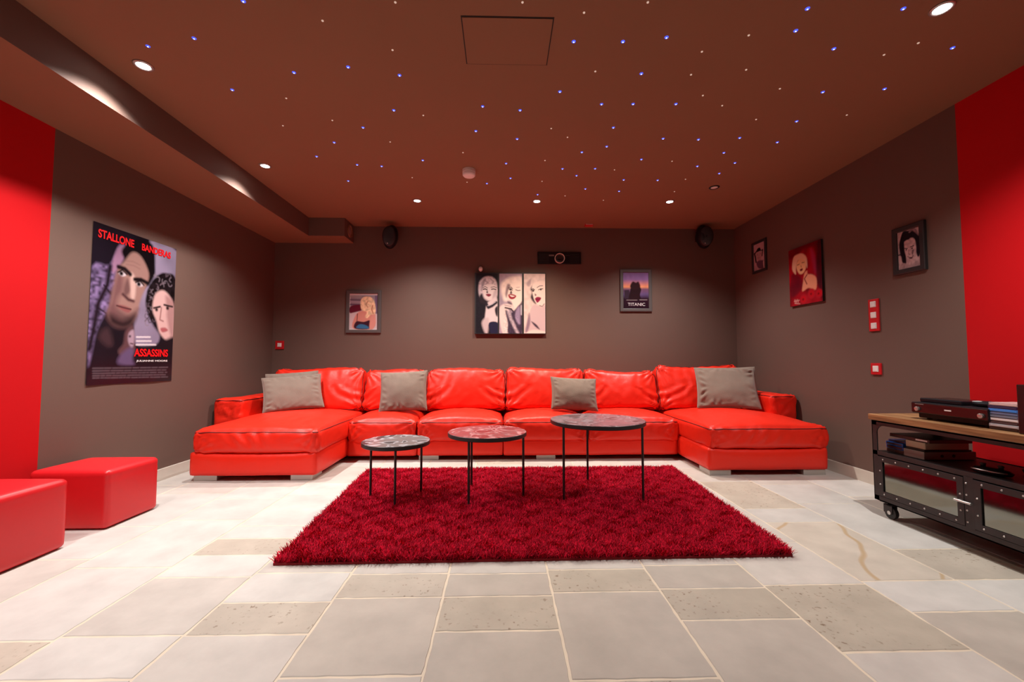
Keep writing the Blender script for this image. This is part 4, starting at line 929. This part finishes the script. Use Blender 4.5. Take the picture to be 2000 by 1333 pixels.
# ------------------------------------------------------------------ things on the cabinet
ZT = .652
def thing(name, x, y, z, label, cat, group=None, rz=0): return empty(name, (x, y, z), rz, label=label, cat=cat, group=group)
r = thing('disc_player', 2.66, 2.28, ZT, 'slim black disc player lying under the glossier one on the wooden top', 'disc player')
MB().rbox(-.14, .14, -.175, .185, .008, .036, .003).build('body', M['blackplastic'], r)
for sx in (-.11, .11):
    for sy in (-.15, .15): MB().lathe([(.012, 0), (.012, .009)], 14).build('foot', M['rubber'], r, loc=(sx, sy, 0))
ZP = ZT+.036
r = thing('disc_player', 2.645, 2.27, ZP, 'glossy dark red-black player with silver knobs, topmost of the two players', 'disc player')
MB().rbox(-.155, .155, -.195, .205, .0, .064, .003).build('body', M['blackplastic'], r)
MB().rbox(-.160, -.154, -.193, .203, .004, .060, .002).build('front_panel', M['gloss'], r)
for y in (.165, -.165): MB().lathe([(.0125, 0), (.0125, -.010), (.009, -.012)], 20, (-.160, y, .026), 'x').build('knob', M['rivet'], r, auto=40)
MB().box(-.1615, -.1595, -.02, .015, .030, .037).build('display', M['white'], r)
MB().box(-.1612, -.1595, .13, .18, .052, .056).build('front_mark', M['greyplastic'], r)
ZQ = ZP+.064
r = thing('tablet_computer', 2.63, 2.36, ZQ, 'thin dark slab lying on the farther end of the players', 'electronics')
MB().rbox(-.095, .085, -.12, .11, 0, .024, .005).build('body', M['blackplastic'], r); MB().box(-.080, .075, -.105, .10, .0238, .0244).build('screen', M['gloss'], r)
r = thing('remote_control', 2.60, 2.145, ZQ, 'rounded black remote with a pale patch lying on the players', 'remote control', rz=R(8))
q = MB().lathe([(.02, 0), (.038, .004), (.042, .012), (.038, .022), (.015, .027)], 32).build('body', M['blackplastic'], r, smooth=True); q.scale = (1.1, 2.1, 1.15)
MB().rbox(-.025, .020, .030, .075, .022, .029, .003).build('button_pad', mat('pale_grey_pad', (.42, .45, .45), .35), r)
cols = [('dark grey', (.035, .03, .032)), ('light grey', (.40, .40, .42)), ('dark brown', (.045, .03, .03)), ('white', (.62, .60, .60)), ('slate', (.13, .16, .22)), ('grey-blue', (.10, .15, .27)), ('bright blue', (.03, .20, .60)), ('navy', (.012, .012, .05)), ('pale pink', (.55, .40, .38))]
pos = ['bottom case of the pile', 'second from the bottom', 'between two pale ones', 'upper white one of the pile', 'middle of the pile', 'just under the bright blue one', 'third from the top', 'just under the top one', 'topmost of the pile']
rn = random.Random(2)
for k, ((nm, c_), ps) in enumerate(zip(cols, pos)):
    r = thing('disc_case', 2.565+rn.uniform(-.004, .004), 2.020+rn.uniform(-.003, .003), ZT+k*.0152, nm+' disc case, '+ps+' beside the player', 'disc case', 'disc cases piled on the wooden top')
    mm = mat('case_'+nm.replace(' ', '_').replace('-', '_'), c_, .25)
    MB().rbox(-.07, .07, -.062, .062, .0004, .0148, .001).build('case', mm, r)
    MB().box(-.0705, -.0698, -.055, .055, .004, .011).build('spine_insert', mat('spine', tuple(min(1, x*1.5+.02) for x in c_), .4), r)
r = thing('bookshelf_speaker', 2.555, 1.845, ZT, 'dark glossy upright speaker at the right edge beside the disc cases', 'speaker')
MB().rbox(-.10, .10, -.085, .085, 0, .235, .004).build('cabinet', M['gloss'], r)
MB().lathe([(.050, 0), (.050, -.006), (.042, -.008), (.020, .004)], 32, (-.101, 0, .085), 'x').build('driver', M['black'], r, smooth=True)
MB().lathe([(.022, 0), (.022, -.005), (.010, -.003)], 24, (-.101, 0, .175), 'x').build('tweeter', M['rivet'], r, smooth=True)
MB().box(-.1015, -.0995, -.06, .04, .212, .219).build('front_mark', M['greyplastic'], r)
# open shelf
ZSH = ZS+.0005
def slab(name, x0, x1, y0, y1, z0, z1, label, cat, m, group=None, rz=0, extra=None):
    r = thing(name, (x0+x1)/2, (y0+y1)/2, z0, label, cat, group, rz)
    MB().rbox(-(x1-x0)/2, (x1-x0)/2, -(y1-y0)/2, (y1-y0)/2, 0, z1-z0, .003).build('body', m, r)
    if extra: extra(r, (x1-x0)/2, (y1-y0)/2, z1-z0)
    return r
BL = mat('blue_case', (.012, .10, .42), .3); BL2 = mat('violet_blue_case', (.035, .05, .20), .35); BR = mat('dark_brown_case', (.05, .022, .018), .4)
def spine(r, hx, hy, h_): MB().box(-hx-.0008, -hx+.0002, -hy*.85, hy*.85, h_*.25, h_*.75).build('spine_insert', BR, r)
slab('disc_case', 2.50, 2.68, 2.545, 2.665, ZSH, ZSH+.022, 'dark case at the bottom of the blue pile on the open shelf', 'disc case', BR, 'cases on the open shelf', extra=spine)
slab('disc_case', 2.50, 2.67, 2.550, 2.668, ZSH+.0225, ZSH+.045, 'bright blue case, lower blue one on the open shelf', 'disc case', BL, 'cases on the open shelf', extra=spine)
slab('disc_case', 2.495, 2.68, 2.548, 2.664, ZSH+.0455, ZSH+.066, 'bright blue case, upper blue one on the open shelf', 'disc case', BL, 'cases on the open shelf', extra=spine)
slab('disc_case', 2.51, 2.68, 2.545, 2.662, ZSH+.0665, ZSH+.078, 'violet blue slim case on top of the bright blue ones', 'disc case', BL2, 'cases on the open shelf', extra=spine)
def portface(r, hx, hy, h_):
    for x in (-.05, .02): MB().lathe([(.009, 0), (.009, -.002)], 16, (x, -hy, h_*.5), 'y').build('port', M['dark'], r)
slab('game_console', 2.475, 2.79, 2.40, 2.525, ZSH+.002, ZSH+.048, 'grey box under the beige one on the open shelf', 'console', M['greyplastic'], extra=portface)
slab('game_console', 2.495, 2.76, 2.41, 2.530, ZSH+.058, ZSH+.098, 'beige box on top of the grey one on the open shelf', 'console', M['beigeplastic'])
slab('set_top_box', 2.485, 2.77, 2.405, 2.52, ZSH+.0485, ZSH+.0575, 'thin black box sandwiched between the beige and grey ones', 'console', M['blackplastic'])
def strip(r, hx, hy, h_): MB().box(-hx-.0008, -hx+.0002, -hy*.9, -hy*.35, h_*.3, h_*.7).build('label_strip', M['white'], r)
slab('storage_tin', 2.50, 2.76, 2.39, 2.64, ZSH+.0985, ZSH+.120, 'dark flat box lying on the beige box under the wooden top', 'box', BR, extra=strip)
# gamepad with silver edge
r = thing('game_controller', 2.52, 2.10, ZSH, 'black controller with a silver curved edge on the open shelf', 'controller', rz=R(10))
q = MB().lathe([(.03, .0), (.055, .006), (.060, .018), (.050, .030), (.02, .036)], 32).build('body', M['blackplastic'], r, smooth=True); q.scale = (.8, 1.35, 1)
MB().tube([(-.045*math.cos(t)*1.05-.002, .075*math.sin(t)*1.05, .018+.004*math.cos(t)) for t in [(-1.1+k*.22) for k in range(11)]], .0035, 8).build('silver_edge', M['rivet'], r, smooth=True)
for y in (-.035, .035): MB().lathe([(.010, 0), (.010, .010), (.013, .014), (.010, .018)], 16, (0, y, .034)).build('thumb_stick', M['rubber'], r, smooth=True)
r = thing('game_controller', 2.70, 2.04, ZSH, 'all-black controller behind the silver-edged one on the open shelf', 'controller', rz=R(-20))
q = MB().lathe([(.03, .0), (.055, .006), (.062, .022), (.050, .038), (.02, .046)], 32).build('body', M['blackplastic'], r, smooth=True); q.scale = (.85, 1.3, 1)
for y in (-.035, .035): MB().lathe([(.010, 0), (.010, .010), (.013, .014), (.010, .018)], 16, (0, y, .044)).build('thumb_stick', M['rubber'], r, smooth=True)
# tangle of black cable and a cable hanging against the wall
pts = []
for k in range(90):
    t = k*.42; pts.append((2.60+.05*math.cos(t)*(1+.3*math.sin(t*.37)), 1.84+.055*math.sin(t)*(1+.25*math.cos(t*.53)), ZSH+.006+.020*(k/90)+.008*(1+math.sin(t*1.7))))
tag(MB().tube(pts, .0035, 6).build('power_cable', M['rubber'], smooth=True), 'coil of black cable lying on the open shelf at the right edge', 'cable')
pts = [(2.90+.02*math.sin(k*.5), 2.36-.03*k+.004*k*k*.2, .60-.030*k) for k in range(17)]
tag(MB().tube(pts, .004, 6).build('hanging_cable', mat('dark_red_cable', (.12, .01, .012), .5), smooth=True), 'dark cable hanging behind the cabinet against the red wall', 'cable')
